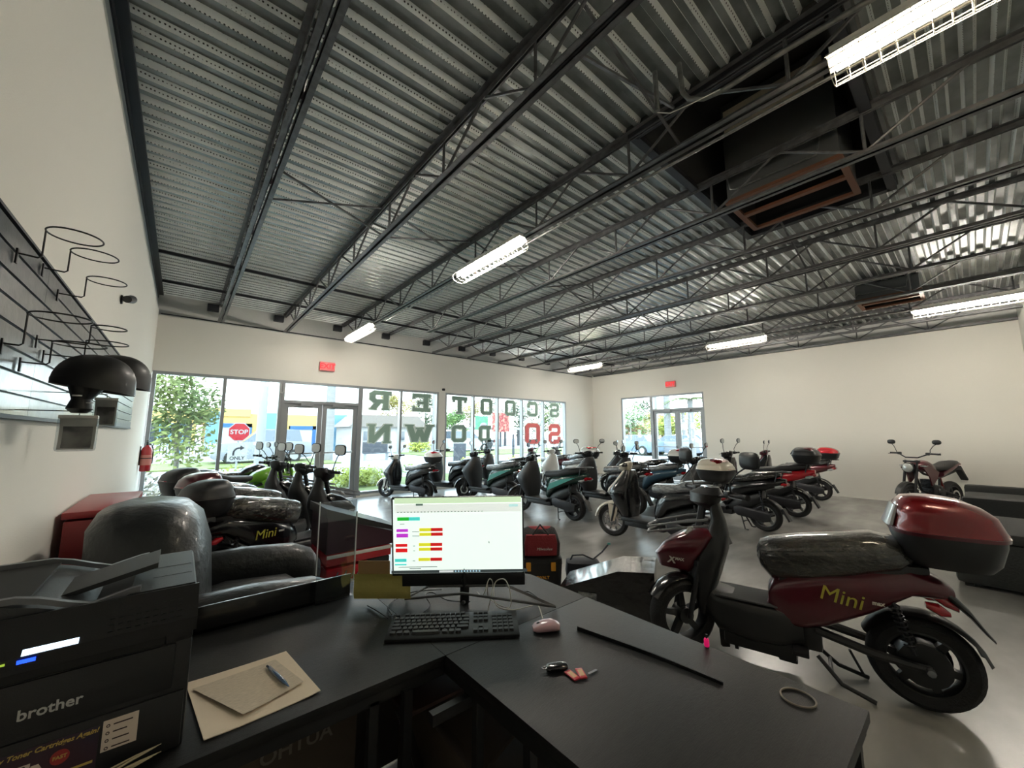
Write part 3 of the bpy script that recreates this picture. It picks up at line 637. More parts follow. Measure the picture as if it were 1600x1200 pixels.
WIRE = mat('black_wire', (20, 20, 21), .4)
def hook(y, zp, x0, zr, dr, lb, tilt=0):
    t = thing('helmet_hook', lb, 'display hook', (XL+.025, y, zp), group='black wire ring hooks'); x0 -= XL+.025; z = zr-zp; r = dr/2
    obj('hook_plate', G().bb((.001, -.008, -.035), (.006, .008, .015), .001), WIRE, t)
    obj('arm', G().tube([(.004, 0, 0), (x0-.008, 0, -.003), (x0, 0, .004), (x0, 0, z)], .0028, 6), WIRE, t)
    obj('ring', G().tube([(x0+r-r*cos(a), r*sin(a), z+tilt*(1-cos(a))) for a in [2*pi*k/36 for k in range(36)]], .0028, 6, close=True), WIRE, t)
    return t
hook(1.95, 2.05, -.40, 2.145, .135, 'empty black wire ring hook, topmost and largest against the beige wall')
hook(2.24, 2.098, -.39, 2.185, .135, 'empty black wire ring hook just beyond the topmost one')
hook(2.49, 2.068, -.375, 2.155, .128, 'empty black wire ring hook beside the wall camera')
hook(1.95, 1.752, -.41, 1.855, .145, 'empty black wire ring hook hanging in front of the slats')
hook(2.30, 1.83, -.315, 1.905, .105, 'small empty black wire ring hook above the farther black helmet')
hook(2.15, 1.72, -.385, 1.80, .14, 'black wire ring hook that holds the nearer black helmet')
hook(2.42, 1.79, -.34, 1.86, .13, 'black wire ring hook that holds the farther black helmet')
HEL = mat('matt_black_helmet', (10, 10, 11), .5, coat=.1)
def helmet(c, r, lb, strap=True, rz=0):
    t = thing('helmet', lb, 'helmet', c, rz); g = G(); rs = []
    for i in range(11):
        a = pi/2*(1-i/10.0); rr = r*(cos(a)**.8 if a < pi/2 else 0)
        rs.append([(max(rr, .001)*1.15*cos(b), max(rr, .001)*sin(b), r*1.12*sin(a)+(-.018*cos(b) if i == 10 else 0)) for b in [2*pi*k/28 for k in range(28)]])
    rs.append([(p[0]*1.0, p[1]*1.0, p[2]-.022) for p in rs[-1]]); rs.append([(p[0]*.9, p[1]*.9, p[2]+.002) for p in rs[-1]]); rs.append([(p[0]*.75, p[1]*.75, r*.3) for p in rs[-1]])
    g.rings(rs); obj('shell', g, HEL, t)
    obj('peak', G().prism([(1.08*r*cos(a), 1.0*r*sin(a)) for a in [(-.9+1.8*k/10) for k in range(11)]]+[(1.5*r, .35*r), (1.55*r, 0), (1.5*r, -.35*r)][::1], -.012, -.004, 'z'), HEL, t) if False else None
    if strap:
        obj('chin_guard', G().zl([(-.11, -.03, .02, .04, 2.6), (-.095, -.03, .035, .055, 2.6), (-.06, -.028, .026, .045, 2.6), (-.02, -.02, .045, .06, 2.6), (.03, .0, .08, .08, 2.4)], 18), HEL, t)
        obj('buckle', G().bb((-.045, -.058, -.052), (-.02, -.046, -.046), .001), CHROME, t)
        obj('buckle', G().bb((-.01, -.05, -.075), (.01, -.044, -.071), .001), CHROME, t)
    return t
helmet((-.265, 2.15, 1.655), .1, 'nearer black helmet with chin strap hanging on the slatwall ring')
helmet((-.235, 2.42, 1.70), .1, 'farther black helmet partly hidden by the nearer one', False)
FILM = glassmat('clear_bag_film', (228, 230, 230), .12, .15); CARD = mat('printed_card', (196, 196, 192), .6); CARDK = mat('printed_card_dark', (40, 40, 40), .5, col2=(96, 94, 90), nscale=30)
for c, w, h, lb in (((-.30, 2.2, 1.467), .095, .115, 'larger bagged card with a black-and-white print hanging below the slatwall'), ((-.275, 2.6, 1.563), .072, .115, 'smaller bagged card hanging in front of the slatwall end')):
    t = thing('bagged_card', lb, 'packaged card', c, .0)
    g = G(); rs = [[(-w/2, .012*sin(u*3), h/2-h*u), (w/2, .012*sin(u*3)-.006, h/2-h*u)] for u in [i/8 for i in range(9)]]
    vs = [p for r in rs for p in r]; g.add(vs, [(2*i, 2*i+1, 2*i+3, 2*i+2) for i in range(8)]); g.add([(p[0], p[1]+.002, p[2]) for p in vs], [(2*i, 2*i+2, 2*i+3, 2*i+1) for i in range(8)])
    b = obj('card', g, CARD, t)
    k = G(); rs = [[(-w*.4, .012*sin(u*3)-.0015, h/2-h*u), (w*.42, .012*sin(u*3)-.0075, h/2-h*u)] for u in [.25+.7*i/8 for i in range(9)]]; vs = [p for r in rs for p in r]; k.add(vs, [(2*i, 2*i+1, 2*i+3, 2*i+2) for i in range(8)]); obj('print', k, CARDK, b)
    obj('bag', G().box((0, .004, 0), (w*1.12, .03, h*1.12), .01), FILM, t); obj('header_fold', G().bb((-w*.55, -.008, h*.5), (w*.55, .008, h*.62), .003), WHITEP, t)
    obj('hang_wire', G().tube([(0, .0, h*.6), (0, 0, h*.75), (-(c[0]-XL)+.02, 0, h*.75)], .002, 5), WIRE, t)
t = thing('security_camera', 'tiny black security camera on the beige left wall', 'camera', (XL, 4.59, 2.6))
obj('bracket', G().tube([(0, 0, .0), (.05, 0, .0), (.06, 0, .02)], .012, 8), BLACKPL, t); obj('camera_body', G().tube([(.045, -.08, -.01), (.06, .06, .03)], [.03, .036], 12), BLACKPL, t); obj('wall_plate', G().lathe([(.001, .001), (.04, .001), (.036, .012), (.001, .014)], (0, 0, 0), 'x', 14), BLACKPL, t)
# fire extinguisher
t = thing('fire_extinguisher', 'red fire extinguisher on the left wall beside the window frame', 'fire extinguisher', (XL+.085, 8.75, .86)); EXT = mat('extinguisher_red', (165, 26, 34), .3, coat=.5)
obj('cylinder', G().lathe([(.001, 0), (.06, .0), (.07, .015), (.07, .33), (.06, .37), (.03, .40), (.022, .42), (.001, .42)], (0, 0, 0), 'z', 22), EXT, t)
obj('valve', G().tube([(0, 0, .41), (0, 0, .45)], .018, 10).bb((-.015, -.07, .455), (.015, .06, .47)).bb((-.015, -.08, .48), (.015, .05, .492)), BLACKPL, t)
obj('hose', G().tube([(0, .02, .44), (.05, .07, .42), (.075, .06, .3), (.075, .02, .12)], .009, 8), RUBBER, t); obj('label', G().lathe([(.0712, .1), (.0712, .26)], (0, 0, 0), 'z', 22), mat('faded_label', (190, 120, 110), .6), t)
obj('bracket', G().bb((-.083, -.02, .1), (-.07, .02, .4)).lathe([(.0725, .2), (.0725, .215)], (0, 0, 0), 'z', 20), DARKSTEEL, t)
# ------------------------------------------------------------------ scooters and bikes
# every part is modelled in the machine's own frame: x forward from the rear axle, z up from the floor
CACHE = {}
def part(key, fn, name, smooth=38):
    if key not in CACHE: CACHE[key] = fn().mesh(name, smooth)
    return CACHE[key]
def wheel(parent, x, R, w, spokes, rimmat, name, hub=.05, disc=True, yrot=0):
    def tyre():
        ri = R*.66; return G().lathe([(ri, -w*.75), (R*.86, -w*1.0), (R*.965, -w*.62), (R, 0), (R*.965, w*.62), (R*.86, w), (ri, w*.75), (ri, -w*.75)], (0, 0, 0), 'y', 36)
    def rim():
        g = G(); ri = R*.69
        g.lathe([(ri, -w*.78), (ri*.93, -w*.8), (ri*.9, -w*.5), (ri*.9, w*.5), (ri*.93, w*.8), (ri, w*.78)], (0, 0, 0), 'y', 36)
        g.lathe([(.001, -w*1.05), (hub, -w*1.0), (hub, w*1.0), (.001, w*1.05)], (0, 0, 0), 'y', 16)
        for k in range(spokes):
            a = 2*pi*k/spokes+.2; c, s = cos(a), sin(a); t = .017 if spokes < 8 else .006
            rs = []
            for r, tt in ((hub*.8, t*1.25), (ri*.93, t)):
                rs.append([(r*c-tt*s, -w*.35, r*s+tt*c), (r*c+tt*s, -w*.35, r*s-tt*c), (r*c+tt*s, w*.35, r*s-tt*c), (r*c-tt*s, w*.35, r*s+tt*c)])
            g.rings(rs)
        return g
    def dsc():
        return G().lathe([(R*.3, w*1.12), (R*.42, w*1.12), (R*.42, w*1.18), (R*.3, w*1.18), (R*.3, w*1.12)], (0, 0, 0), 'y', 28)
    t = link(name, part(('tyre', R, w), tyre, 'tyre'), RUBBER, parent, (x, 0, R))
    link('rim', part(('rim', R, w, spokes, hub), rim, 'rim'), rimmat, t)
    if disc: link('brake_disc', part(('disc', R, w), dsc, 'brake_disc'), CHROME, t)
    return t
def mirrors(parent, x, z, hw=.2, up=.2, out=.12, shape='oval', fw=-.03, lens=MIRROR, big=1):
    for s in (-1, 1):
        def stem():
            return G().tube([(x, s*hw, z), (x+.012, s*(hw+.01), z+up*.35), (x+fw*.3, s*(hw+out*.5), z+up*.75), (x+fw, s*(hw+out), z+up)], .0055, 6)
        def head():
            g = G(); e = 2.6 if shape == 'oval' else 3.4; a = .062*big; b = .042*big
            rs = []
            for dx, q in ((.022, .35), (.018, .7), (.004, 1), (-.008, 1.02), (-.01, .93)):
                rs.append([(x+fw+dx, s*(hw+out)+a*q*abs(cos(t))**(2/e)*(1 if cos(t) > 0 else -1), z+up+.03+b*q*abs(sin(t))**(2/e)*(1 if sin(t) > 0 else -1)) for t in [2*pi*k/18 for k in range(18)]])
            return g.rings(rs)
        def glass():
            e = 2.6 if shape == 'oval' else 3.4; a = .056*big; b = .037*big
            g = G(); v = [(x+fw-.0112, s*(hw+out)+a*abs(cos(t))**(2/e)*(1 if cos(t) > 0 else -1), z+up+.03+b*abs(sin(t))**(2/e)*(1 if sin(t) > 0 else -1)) for t in [2*pi*k/18 for k in range(18)]]
            return g.add(v, [tuple(range(18))])
        k = (x, z, hw, up, out, shape, fw, s, big)
        o = link('mirror', part(('mst',)+k, stem, 'mirror'), BLACKPL, parent)
        link('mirror_head', part(('mh',)+k, head, 'mirror_head'), BLACKPL, o)
        link('mirror_glass', part(('mg',)+k, glass, 'mirror_glass', 0), lens, o)
def bars(parent, x, z, hw=.33, rise=.03, back=.06, cover=True, mt=BLACKPL):
    def hb(): return G().tube([(x-back, -hw, z+rise), (x-back*.6, -hw*.62, z+rise), (x, -hw*.25, z), (x, hw*.25, z), (x-back*.6, hw*.62, z+rise), (x-back, hw, z+rise)], .011, 8)
    o = link('handlebar', part(('hb', x, z, hw, rise, back), hb, 'handlebar'), DARKALLOY, parent)
    for s in (-1, 1):
        def grip(): return G().lathe([(.001, 0), (.019, .002), (.016, .012), (.0165, .11), (.02, .118), (.001, .12)], (x-back, -hw-.002 if s < 0 else hw-.118, z+rise), 'y', 12)
        def lever(): return G().tube([(x-back+.03, s*(hw-.14), z+rise-.005), (x-back+.055, s*(hw-.1), z+rise-.008), (x-back+.05, s*(hw+.01), z+rise-.012)], .005, 6)
        def pod(): return G().box((x-back*.7, s*(hw-.155), z+rise), (.05, .05, .05), .012)
        link('grip', part(('gr', x, z, hw, s), grip, 'grip'), RUBBER, o); link('brake_lever', part(('lv', x, z, hw, s), lever, 'brake_lever'), DARKALLOY, o)
        link('switch_pod', part(('pd', x, z, hw, s), pod, 'switch_pod'), BLACKPL, o)
    if cover:
        def cv(): return G().zl([(z-.09, x-.01, .045, .05, 2.4), (z-.04, x+.02, .085, .1, 2.6), (z+.02, x+.005, .085, .125, 2.7), (z+.055, x-.03, .05, .085, 2.4), (z+.07, x-.045, .015, .04, 2)], 16)
        link('handlebar_cover', part(('hc', x, z), cv, 'handlebar_cover'), mt, parent)
    return o
def topcase(parent, x, z, L=.4, W=.2, Hh=.27, lid=REDP, base=BLACKPL, accent=None, back=True, wrapcase=None):
    """box: x is its front, z its floor; split by a seam, lid above, lens at the tail"""
    hb = Hh*.48
    def bs(): return G().zl([(z, x-L*.5, L*.36, W*.7, 3), (z+hb*.25, x-L*.5, L*.43, W*.86, 3.2), (z+hb*.8, x-L*.5, L*.485, W*.97, 3.4), (z+hb, x-L*.5, L*.49, W*.98, 3.4)], 28)
    def ld(): return G().zl([(z+hb+.006, x-L*.5, L*.505, W*1.01, 3.3), (z+hb+.03, x-L*.5, L*.5, W, 3.2), (z+Hh*.7, x-L*.5, L*.465, W*.92, 3), (z+Hh*.76, x-L*.49, L*.455, W*.93, 3), (z+Hh*.88, x-L*.45, L*.38, W*.82, 2.8), (z+Hh*.97, x-L*.4, L*.27, W*.62, 2.5), (z+Hh, x-L*.38, L*.15, W*.38, 2.2)], 28)
    def seam(): return G().zl([(z+hb-.006, x-L*.5, L*.51, W*1.02, 3.4), (z+hb+.012, x-L*.5, L*.515, W*1.03, 3.4)], 28)
    def lens(): return G().zl([(z+hb+.02, x-L*1.0+.012, .014, W*.55, 3), (z+Hh*.6, x-L*.955, .012, W*.5, 3)], 14)
    k = (x, z, L, W, Hh)
    o = link('top_case', part(('tcb',)+k, bs, 'top_case'), base, parent)
    link('case_lid', part(('tcl',)+k, ld, 'case_lid'), lid, o); link('case_seam', part(('tcs',)+k, seam, 'case_seam'), base if lid is not REDP else WINE, o)
    link('reflector', part(('tcr',)+k, lens, 'reflector'), REDLENS, o)
    if back:
        def pad(): return G().zl([(z+hb+.02, x+.004, .014, W*.5, 3), (z+Hh*.55, x+.006, .018, W*.55, 3), (z+Hh*.85, x-.03, .012, W*.4, 3)], 14)
        link('back_pad', part(('tcp',)+k, pad, 'back_pad'), SILVERP if lid is REDP else BLACKPL, o)
    if accent:
        def ac(): return G().zl([(z+Hh*.80, x-L*.62, L*.24, W*.84, 3), (z+Hh*.94, x-L*.6, L*.22, W*.74, 2.6), (z+Hh*1.01, x-L*.56, L*.16, W*.48, 2.2)], 20)
        link('lid_flash', part(('tca',)+k, ac, 'lid_flash'), accent, o)
    return o
STEER = ('handlebar', 'handlebar_cover', 'mirror', 'fork', 'front_wheel', 'front_mudguard', 'dashboard')
def steer(t, deg, px=1.05):
    a = radians(deg); c, s = cos(a), sin(a)
    for o in t.children:
        if o.name.split('.')[0] in STEER:
            x, y = o.location.x-px, o.location.y; o.location.x = px+c*x-s*y; o.location.y = s*x+c*y; o.rotation_euler.z += a
SRD = random.Random(5)
def moped(loc, rz, label, body=GLOSSBLK, nose=None, accent=None, seat=WRAP, rimc=DARKALLOY, case=None, case_flash=None, casebase=BLACKPL, windshield=False, spokes=5, fenderc=None, group=None, legsh=BLACKPL, taill=REDLENS, mirr=True, name='motor_scooter', lean=0, cat='scooter', tall=1.0):
    nose = nose or body; fenderc = fenderc or nose
    t = thing(name, label, cat, (loc[0], loc[1], 0), group=group); t.rotation_euler = (lean, 0, rz)
    if tall != 1: t.scale = (tall, tall, tall)
    R = .225; wb = 1.25
    wheel(t, 0, R, .058, spokes, rimc, 'rear_wheel', disc=False); wheel(t, wb, R, .05, spokes, rimc, 'front_wheel')
    L = lambda n, key, fn, m, p=t, sm=38: link(n, part(('mp', key), fn, n, sm), m, p)
    L('front_mudguard', 'fm', lambda: G().arc((wb, 0, R), R+.045, 8, 150, .066, .008, crown=.03).prism([(wb+.02, R-.02), (wb-.04, R), (wb-.1, R+.2), (wb+.05, R+.24)], .058, .07).prism([(wb+.02, R-.02), (wb-.04, R), (wb-.1, R+.2), (wb+.05, R+.24)], -.07, -.058), fenderc)
    def fork():
        g = G()
        for s in (-1, 1): g.tube([(wb, s*.075, R), (wb-.075, s*.07, .55)], [.014, .02], 8)
        g.tube([(wb-.06, 0, .5), (wb-.19, 0, .98)], .026, 8); g.box((wb-.075, 0, .55), (.06, .17, .04), .008); g.tube([(wb, -.085, R), (wb, .085, R)], .01, 6)
        return g
    L('fork', 'fk', fork, DARKALLOY)
    L('leg_shield', 'ls', lambda: G().zl([(.26, .97, .05, .12, 3), (.36, .99, .085, .17, 3.2), (.48, 1.03, .125, .21, 3.4), (.6, 1.07, .16, .235, 3.4), (.68, 1.065, .155, .225, 3.2), (.77, 1.03, .12, .185, 3), (.86, .99, .09, .135, 2.8), (.95, .97, .055, .09, 2.5)], 24), legsh)
    L('nose_cowl', 'nc', lambda: G().zl([(.52, 1.17, .02, .05, 2.2), (.57, 1.19, .05, .13, 2.4), (.63, 1.22, .045, .19, 2.6), (.69, 1.2, .045, .185, 2.6), (.78, 1.13, .045, .14, 2.5), (.88, 1.06, .045, .1, 2.4), (.97, 1.01, .03, .06, 2.2)], 22), nose)
    hl = L('headlight', 'hl', lambda: G().zl([(.6, 1.25, .008, .06, 2.4), (.635, 1.262, .016, .12, 2.6), (.67, 1.25, .014, .11, 2.6), (.7, 1.232, .008, .05, 2.4)], 16), CLEARL)
    for s in (-1, 1): L('indicator', 'in%d' % s, lambda: G().zl([(.6, 1.2, .02, .012, 2), (.64, 1.2, .05, .028, 2.2), (.69, 1.17, .02, .012, 2)], 10, yo=s*.17), CLEARL)
    L('floorboard', 'fb', lambda: G().bb((.5, -.17, .265), (1.04, .17, .315), .015).bb((.42, -.14, .2), (1.0, .14, .27), .02), BLACKPL)
    side = L('rear_body', 'rb', lambda: G().xl([(.56, .42, .1, .1, 3), (.5, .5, .14, .18, 3), (.36, .6, .165, .13, 2.8), (.15, .655, .175, .1, 2.6), (-.08, .7, .15, .085, 2.4), (-.24, .745, .1, .06, 2.3), (-.31, .77, .04, .03, 2)], 20), body)
    if accent:
        for s in (-1, 1): L('side_flash', 'sf%d' % s, lambda: G().prism([(.47, .47), (.4, .6), (.1, .70), (-.16, .735), (.02, .66), (.3, .54)], s*.168, s*.181), accent)
    L('under_body', 'ub', lambda: G().xl([(.56, .3, .06, .06, 3), (.4, .34, .1, .12, 3), (.2, .42, .1, .12, 3), (.0, .52, .08, .08, 3)], 14), BLACKPL)
    L('seat', 'st', lambda: G().xl([(.62, .72, .05, .035, 2.2), (.58, .735, .1, .06, 2.6), (.42, .745, .135, .065, 2.8), (.24, .765, .14, .065, 2.8), (.14, .8, .145, .075, 2.8), (-.06, .83, .14, .065, 2.7), (-.2, .85, .1, .045, 2.4), (-.25, .855, .05, .02, 2)], 22), seat)
    def eng():
        g = G(); g.box((.16, -.02, .27), (.34, .15, .15), .03); g.lathe([(.001, .07), (.09, .07), (.1, .1), (.09, .135), (.001, .14)], (.05, 0, .24), 'y', 18)
        g.box((.33, 0, .31), (.14, .13, .13), .02)
        for i in range(5): g.box((.33+i*.024, 0, .31), (.006, .16, .16))
        return g
    L('engine', 'en', eng, ENGINE)
    L('belt_cover', 'bc', lambda: G().xl([(-.1, .23, .02, .06, 2.5), (0, .235, .028, .09, 2.6), (.2, .26, .028, .075, 3), (.34, .28, .028, .08, 2.6), (.4, .285, .015, .05, 2.2)], 14, yo=.115), DARKALLOY)
    def exh():
        g = G(); g.tube([(.36, -.03, .24), (.3, -.09, .19), (.12, -.12, .2)], .014, 8); g.tube([(.14, -.13, .2), (.1, -.13, .205), (-.16, -.135, .29), (-.2, -.135, .3)], [.03, .048, .05, .03], 12); return g
    L('exhaust', 'ex', exh, DARKALLOY)
    L('heat_shield', 'hs', lambda: G().tube([(.04, -.15, .23), (-.13, -.152, .285)], [.042, .044], 10), SILVER)
    for s in (-1, 1):
        def shock():
            g = G(); g.tube([(-.03, s*.12, .27), (.02, s*.115, .6)], .011, 6); P = [(-.02+.04*i/60+0.022*cos(i*.9), s*.118+.022*sin(i*.9), .33+.24*i/60) for i in range(60)]; return g.tube(P, .004, 4)
        L('rear_shock', 'rs%d' % s, shock, DARKALLOY)
    L('rear_mudguard', 'rm', lambda: G().arc((0, 0, R), R+.04, 40, 150, .06, .006).prism([(-.22, .36), (-.25, .37), (-.33, .2), (-.31, .19)], -.05, .05), BLACKPL)
    L('tail_light', 'tl', lambda: G().xl([(-.22, .7, .06, .03, 2.5), (-.29, .715, .1, .035, 2.8), (-.33, .72, .07, .02, 2.4)], 14), taill)
    for s in (-1, 1): L('rear_indicator', 'ri%d' % s, lambda: G().xl([(-.2, .68, .02, .015, 2), (-.26, .69, .04, .025, 2), (-.3, .7, .015, .01, 2)], 10, yo=s*.125), CLEARL)
    def stand():
        g = G()
        for s in (-1, 1): g.tube([(.32, s*.06, .2), (.25, s*.13, .012), (.2, s*.15, .01)], .011, 6)
        g.tube([(.29, -.08, .11), (.29, .08, .11)], .009, 6); return g
    L('centre_stand', 'cs', stand, BLACKPL)
    def rack():
        g = G()
        for s in (-1, 1): g.tube([(.0, s*.15, .86), (-.22, s*.13, .9), (-.36, s*.07, .9), (-.38, 0, .9)], .009, 6); g.tube([(-.2, s*.12, .76), (-.24, s*.12, .9)], .009, 6)
        return g
    L('rack', 'rk', rack, BLACKPL)
    L('key_panel', 'kp', lambda: G().zl([(.5, .965, .02, .12, 3), (.7, .975, .03, .14, 3), (.84, .985, .02, .09, 3)], 14), legsh)
    bars(t, 1.03, 1.0, mt=nose)
    if mirr: mirrors(t, .99, 1.03)
    if windshield:
        g = part('ws', lambda: G().add([(1.07, -.13, .98), (1.06, .13, .98), (.98, .15, 1.18), (.93, .1, 1.3), (.93, -.1, 1.3), (.98, -.15, 1.18)], [tuple(range(6))]), 'windshield', 0)
        link('windshield', g, SMOKE, t)
    steer(t, SRD.uniform(-14, 26))
    if case: topcase(t, -.02 if seat else 0, .905, .38, .2, .26, case, casebase, case_flash)
    return t
SMOKE = glassmat('smoked_windshield', (120, 122, 124), .15)
# column facing the window wall, rear contact points and headings measured on the floor
A90 = pi/2
moped((4.24, 7.98), radians(112), 'white-nosed black scooter with white-and-red top case nearest the glass door', GLOSSBLK, nose=WHITEP, tall=.92, case=WHITEP, case_flash=REDB, seat=WRAPG, legsh=GLOSSBLK)
moped((5.25, 7.72), radians(112), 'black scooter parked just past the white one, small screen, dark wrapped seat', GLOSSBLK, seat=WRAP, nose=DARKGRN)
moped((5.31, 6.35), A90+.2, 'black scooter with teal front edge and a red tail behind the monitor', DARKGRN, nose=GLOSSBLK, accent=TEAL, seat=WRAPG)
moped((5.22, 4.53), A90+.05, 'black and teal scooter with brown leg shield tag standing right of the monitor', DARKGRN, nose=GLOSSBLK, accent=TEAL, seat=SEATBLK)
moped((4.96, 2.28), A90, 'ivory-nosed black scooter with wrapped seat and white-and-red top case, mid floor', GLOSSBLK, nose=IVORY, case=IVORY, case_flash=REDP, seat=WRAPG, spokes=9, rimc=SILVER, fenderc=IVORY, legsh=GLOSSBLK)
moped((6.35, 7.25), A90+.2, 'black scooter with a tall smoked windshield by the lettered window', GLOSSBLK, windshield=True, seat=WRAP, rimc=SILVER)
moped((6.45, 4.15), A90, 'black scooter with big wrapped seat between teal scooter and ivory scooter', GLOSSBLK, seat=WRAPG, tall=1.04)
moped((7.25, 6.0), A90, 'white scooter with small white-and-red top case near the room corner', WHITEP, case=WHITEP, case_flash=REDB, seat=WRAPG, legsh=WHITEP)
moped((7.9, 7.35), A90+.1, 'maroon scooter with wrapped seat in front of the $0 lettering', WINE, seat=WRAPG, rimc=SILVER)
moped((9.0, 7.5), A90, 'dark scooter with wrapped seat below the last window letters', GLOSSBLK, nose=SILVERP, seat=WRAPG)
moped((8.3, 4.75), A90, 'dark scooter whose handlebar stands before the room corner', GLOSSBLK, seat=WRAP)
moped((7.4, 3.95), A90, 'dark blue scooter with white-and-red top case behind the ivory one', BLUEP, nose=GLOSSBLK, case=WHITEP, case_flash=REDB, seat=WRAPG)
moped((6.88, 2.18), A90-.03, 'black scooter with wrapped seat and silver-spoked rear wheel, its back to the open floor', GLOSSBLK, seat=WRAP, rimc=SILVER, spokes=5)
moped((8.42, 2.18), A90, 'red-tailed black scooter with a big dark top case', REDB, nose=GLOSSBLK, case=BLACKPL, case_flash=WINE, seat=SEATBLK, rimc=SILVER, tall=1.05, legsh=GLOSSBLK)
moped((10.9, 2.35), A90, 'maroon scooter with grey seat and red top case close to the beige wall', WINE, case=REDB, seat=WRAPG, legsh=GLOSSBLK)
# left cluster, tails to the slatwall, noses towards the door
def mini(loc, rz, label, paint, case, wrap=WRAP, big=False, group=None, name='electric_scooter', emblem=True, txt=None):
    """electric scooter: long wrapped seat, thick battery floor, painted front shield, hub motor wheel"""
    t = thing(name, label, 'scooter', (loc[0], loc[1], 0), rz, group=group)
    R = .235; wb = 1.26
    L = lambda n, key, fn, m, p=t, sm=38: link(n, part(('mi', key), fn, n, sm), m, p)
    rw = wheel(t, 0, R, .062, 6, BLACKPL, 'rear_wheel', hub=.11, disc=False); wheel(t, wb, R, .055, 5, BLACKPL, 'front_wheel', disc=False)
    L('front_mudguard', 'fm', lambda: G().arc((wb, 0, R), R+.03, 30, 170, .062, .008), GLOSSBLK)
    def fork():
        g = G()
        for s in (-1, 1): g.tube([(wb, s*.085, R), (wb-.1, s*.08, .6)], [.016, .021], 10)
        g.tube([(wb-.1, 0, .56), (wb-.22, 0, 1.02)], .026, 8); g.box((wb-.1, 0, .58), (.07, .2, .045), .01); return g
    L('fork', 'fk', fork, DARKALLOY)
    fr = L('front_shield', 'fs2', lambda: G().zl([(.24, 1.08, .03, .1, 3), (.36, 1.07, .06, .15, 3), (.5, 1.06, .1, .17, 3), (.66, 1.0, .09, .17, 3), (.77, .97, .07, .12, 2.8), (.86, .96, .045, .07, 2.6), (.98, .98, .035, .045, 2.4)], 22), BLACKPL)
    pan = L('shield_panel', 'sp', lambda: G().zl([(.485, 1.2, .06, .08, 3), (.52, 1.23, .13, .145, 4), (.61, 1.225, .155, .18, 4.4), (.69, 1.16, .15, .185, 4.4), (.765, 1.08, .11, .15, 4), (.8, 1.04, .05, .09, 3)], 24), paint)
    L('headlight', 'hl', lambda: G().zl([(.53, 1.33, .01, .04, 2.4), (.58, 1.345, .014, .09, 2.6), (.64, 1.33, .012, .06, 2.4)], 14), CLEARL)
    for s in (-1, 1): L('indicator', 'ind%d' % s, lambda: G().tube([(1.1, s*.15, .82), (1.11, s*.2, .815), (1.13, s*.23, .79)], [.008, .018, .008], 8), CLEARL)
    L('floorboard', 'fb', lambda: G().xl([(.52, .3, .12, .1, 4), (.62, .28, .155, .12, 4), (.8, .27, .165, .125, 4), (.98, .29, .155, .12, 4), (1.06, .36, .12, .1, 3.4), (1.1, .44, .09, .06, 3)], 22).bb((.56, -.13, .1), (.95, .13, .2), .02), BLACKPL)
    L('floor_mat', 'mt', lambda: G().bb((.64, -.14, .392), (.99, .14, .402), .004), TRUNKP)
    L('floor_bracket', 'bk', lambda: G().prism([(.93, .16), (.99, .16), (.985, .05), (.975, .04), (.93, .05)], -.05, .05).prism([(.88, .13), (.91, .13), (.9, .05), (.88, .05)], -.05, .05).bb((.56, -.06, .06), (.66, .06, .13), .01), BLACKPL)
    side = L('side_panel', 'sd', lambda: G().xl([(.685, .42, .1, .08, 3.4), (.65, .42, .13, .14, 3.4), (.56, .44, .15, .17, 3.6), (.4, .5, .155, .17, 3.6), (.2, .58, .15, .13, 3.2), (.02, .66, .13, .08, 2.8), (-.1, .64, .09, .055, 2.5), (-.15, .62, .05, .03, 2.2)], 24), paint)
    L('seat_base', 'sb', lambda: G().xl([(.62, .56, .11, .035, 3), (.35, .66, .125, .05, 3), (.05, .72, .12, .05, 3), (-.06, .73, .08, .03, 2.5)], 16), BLACKPL)
    L('seat', 'st', lambda: G().xl([(.735, .685, .05, .04, 2.2), (.715, .685, .11, .085, 2.6), (.66, .67, .145, .125, 2.8), (.5, .7, .16, .135, 2.9), (.3, .745, .165, .125, 2.9), (.16, .785, .165, .11, 2.9), (.06, .79, .15, .09, 2.7), (.0, .79, .09, .05, 2.3)], 28), wrap)
    L('tail_fairing', 'tf', lambda: G().xl([(.08, .7, .09, .05, 2.5), (-.04, .68, .085, .045, 2.4), (-.13, .61, .07, .03, 2.3), (-.2, .53, .06, .022, 2.3), (-.25, .45, .045, .014, 2.2), (-.28, .41, .015, .008, 2)], 14), BLACKPL)
    L('tail_light', 'tl', lambda: G().xl([(-.06, .6, .05, .02, 2.4), (-.11, .58, .06, .035, 2.6), (-.16, .55, .04, .025, 2.4)], 14), REDLENS)
    for s in (-1, 1): L('rear_indicator', 'ri%d' % s, lambda: G().xl([(-.02, .57, .02, .015, 2), (-.07, .555, .03, .03, 2.2), (-.11, .54, .012, .012, 2)], 10, yo=s*.12), REDLENS)
    L('rear_mudguard', 'rm', lambda: G().arc((0, 0, R), R+.032, 25, 165, .07, .006), BLACKPL)
    for s in (-1, 1):
        def shock():
            g = G(); g.tube([(.04, s*.115, .3), (.12, s*.11, .6)], .011, 8); return g.tube([(.055+.05*i/70+.024*cos(i*.8), s*.112+.024*sin(i*.8), .34+.2*i/70) for i in range(70)], .0045, 5)
        L('rear_shock', 'sh%d' % s, shock, DARKALLOY)
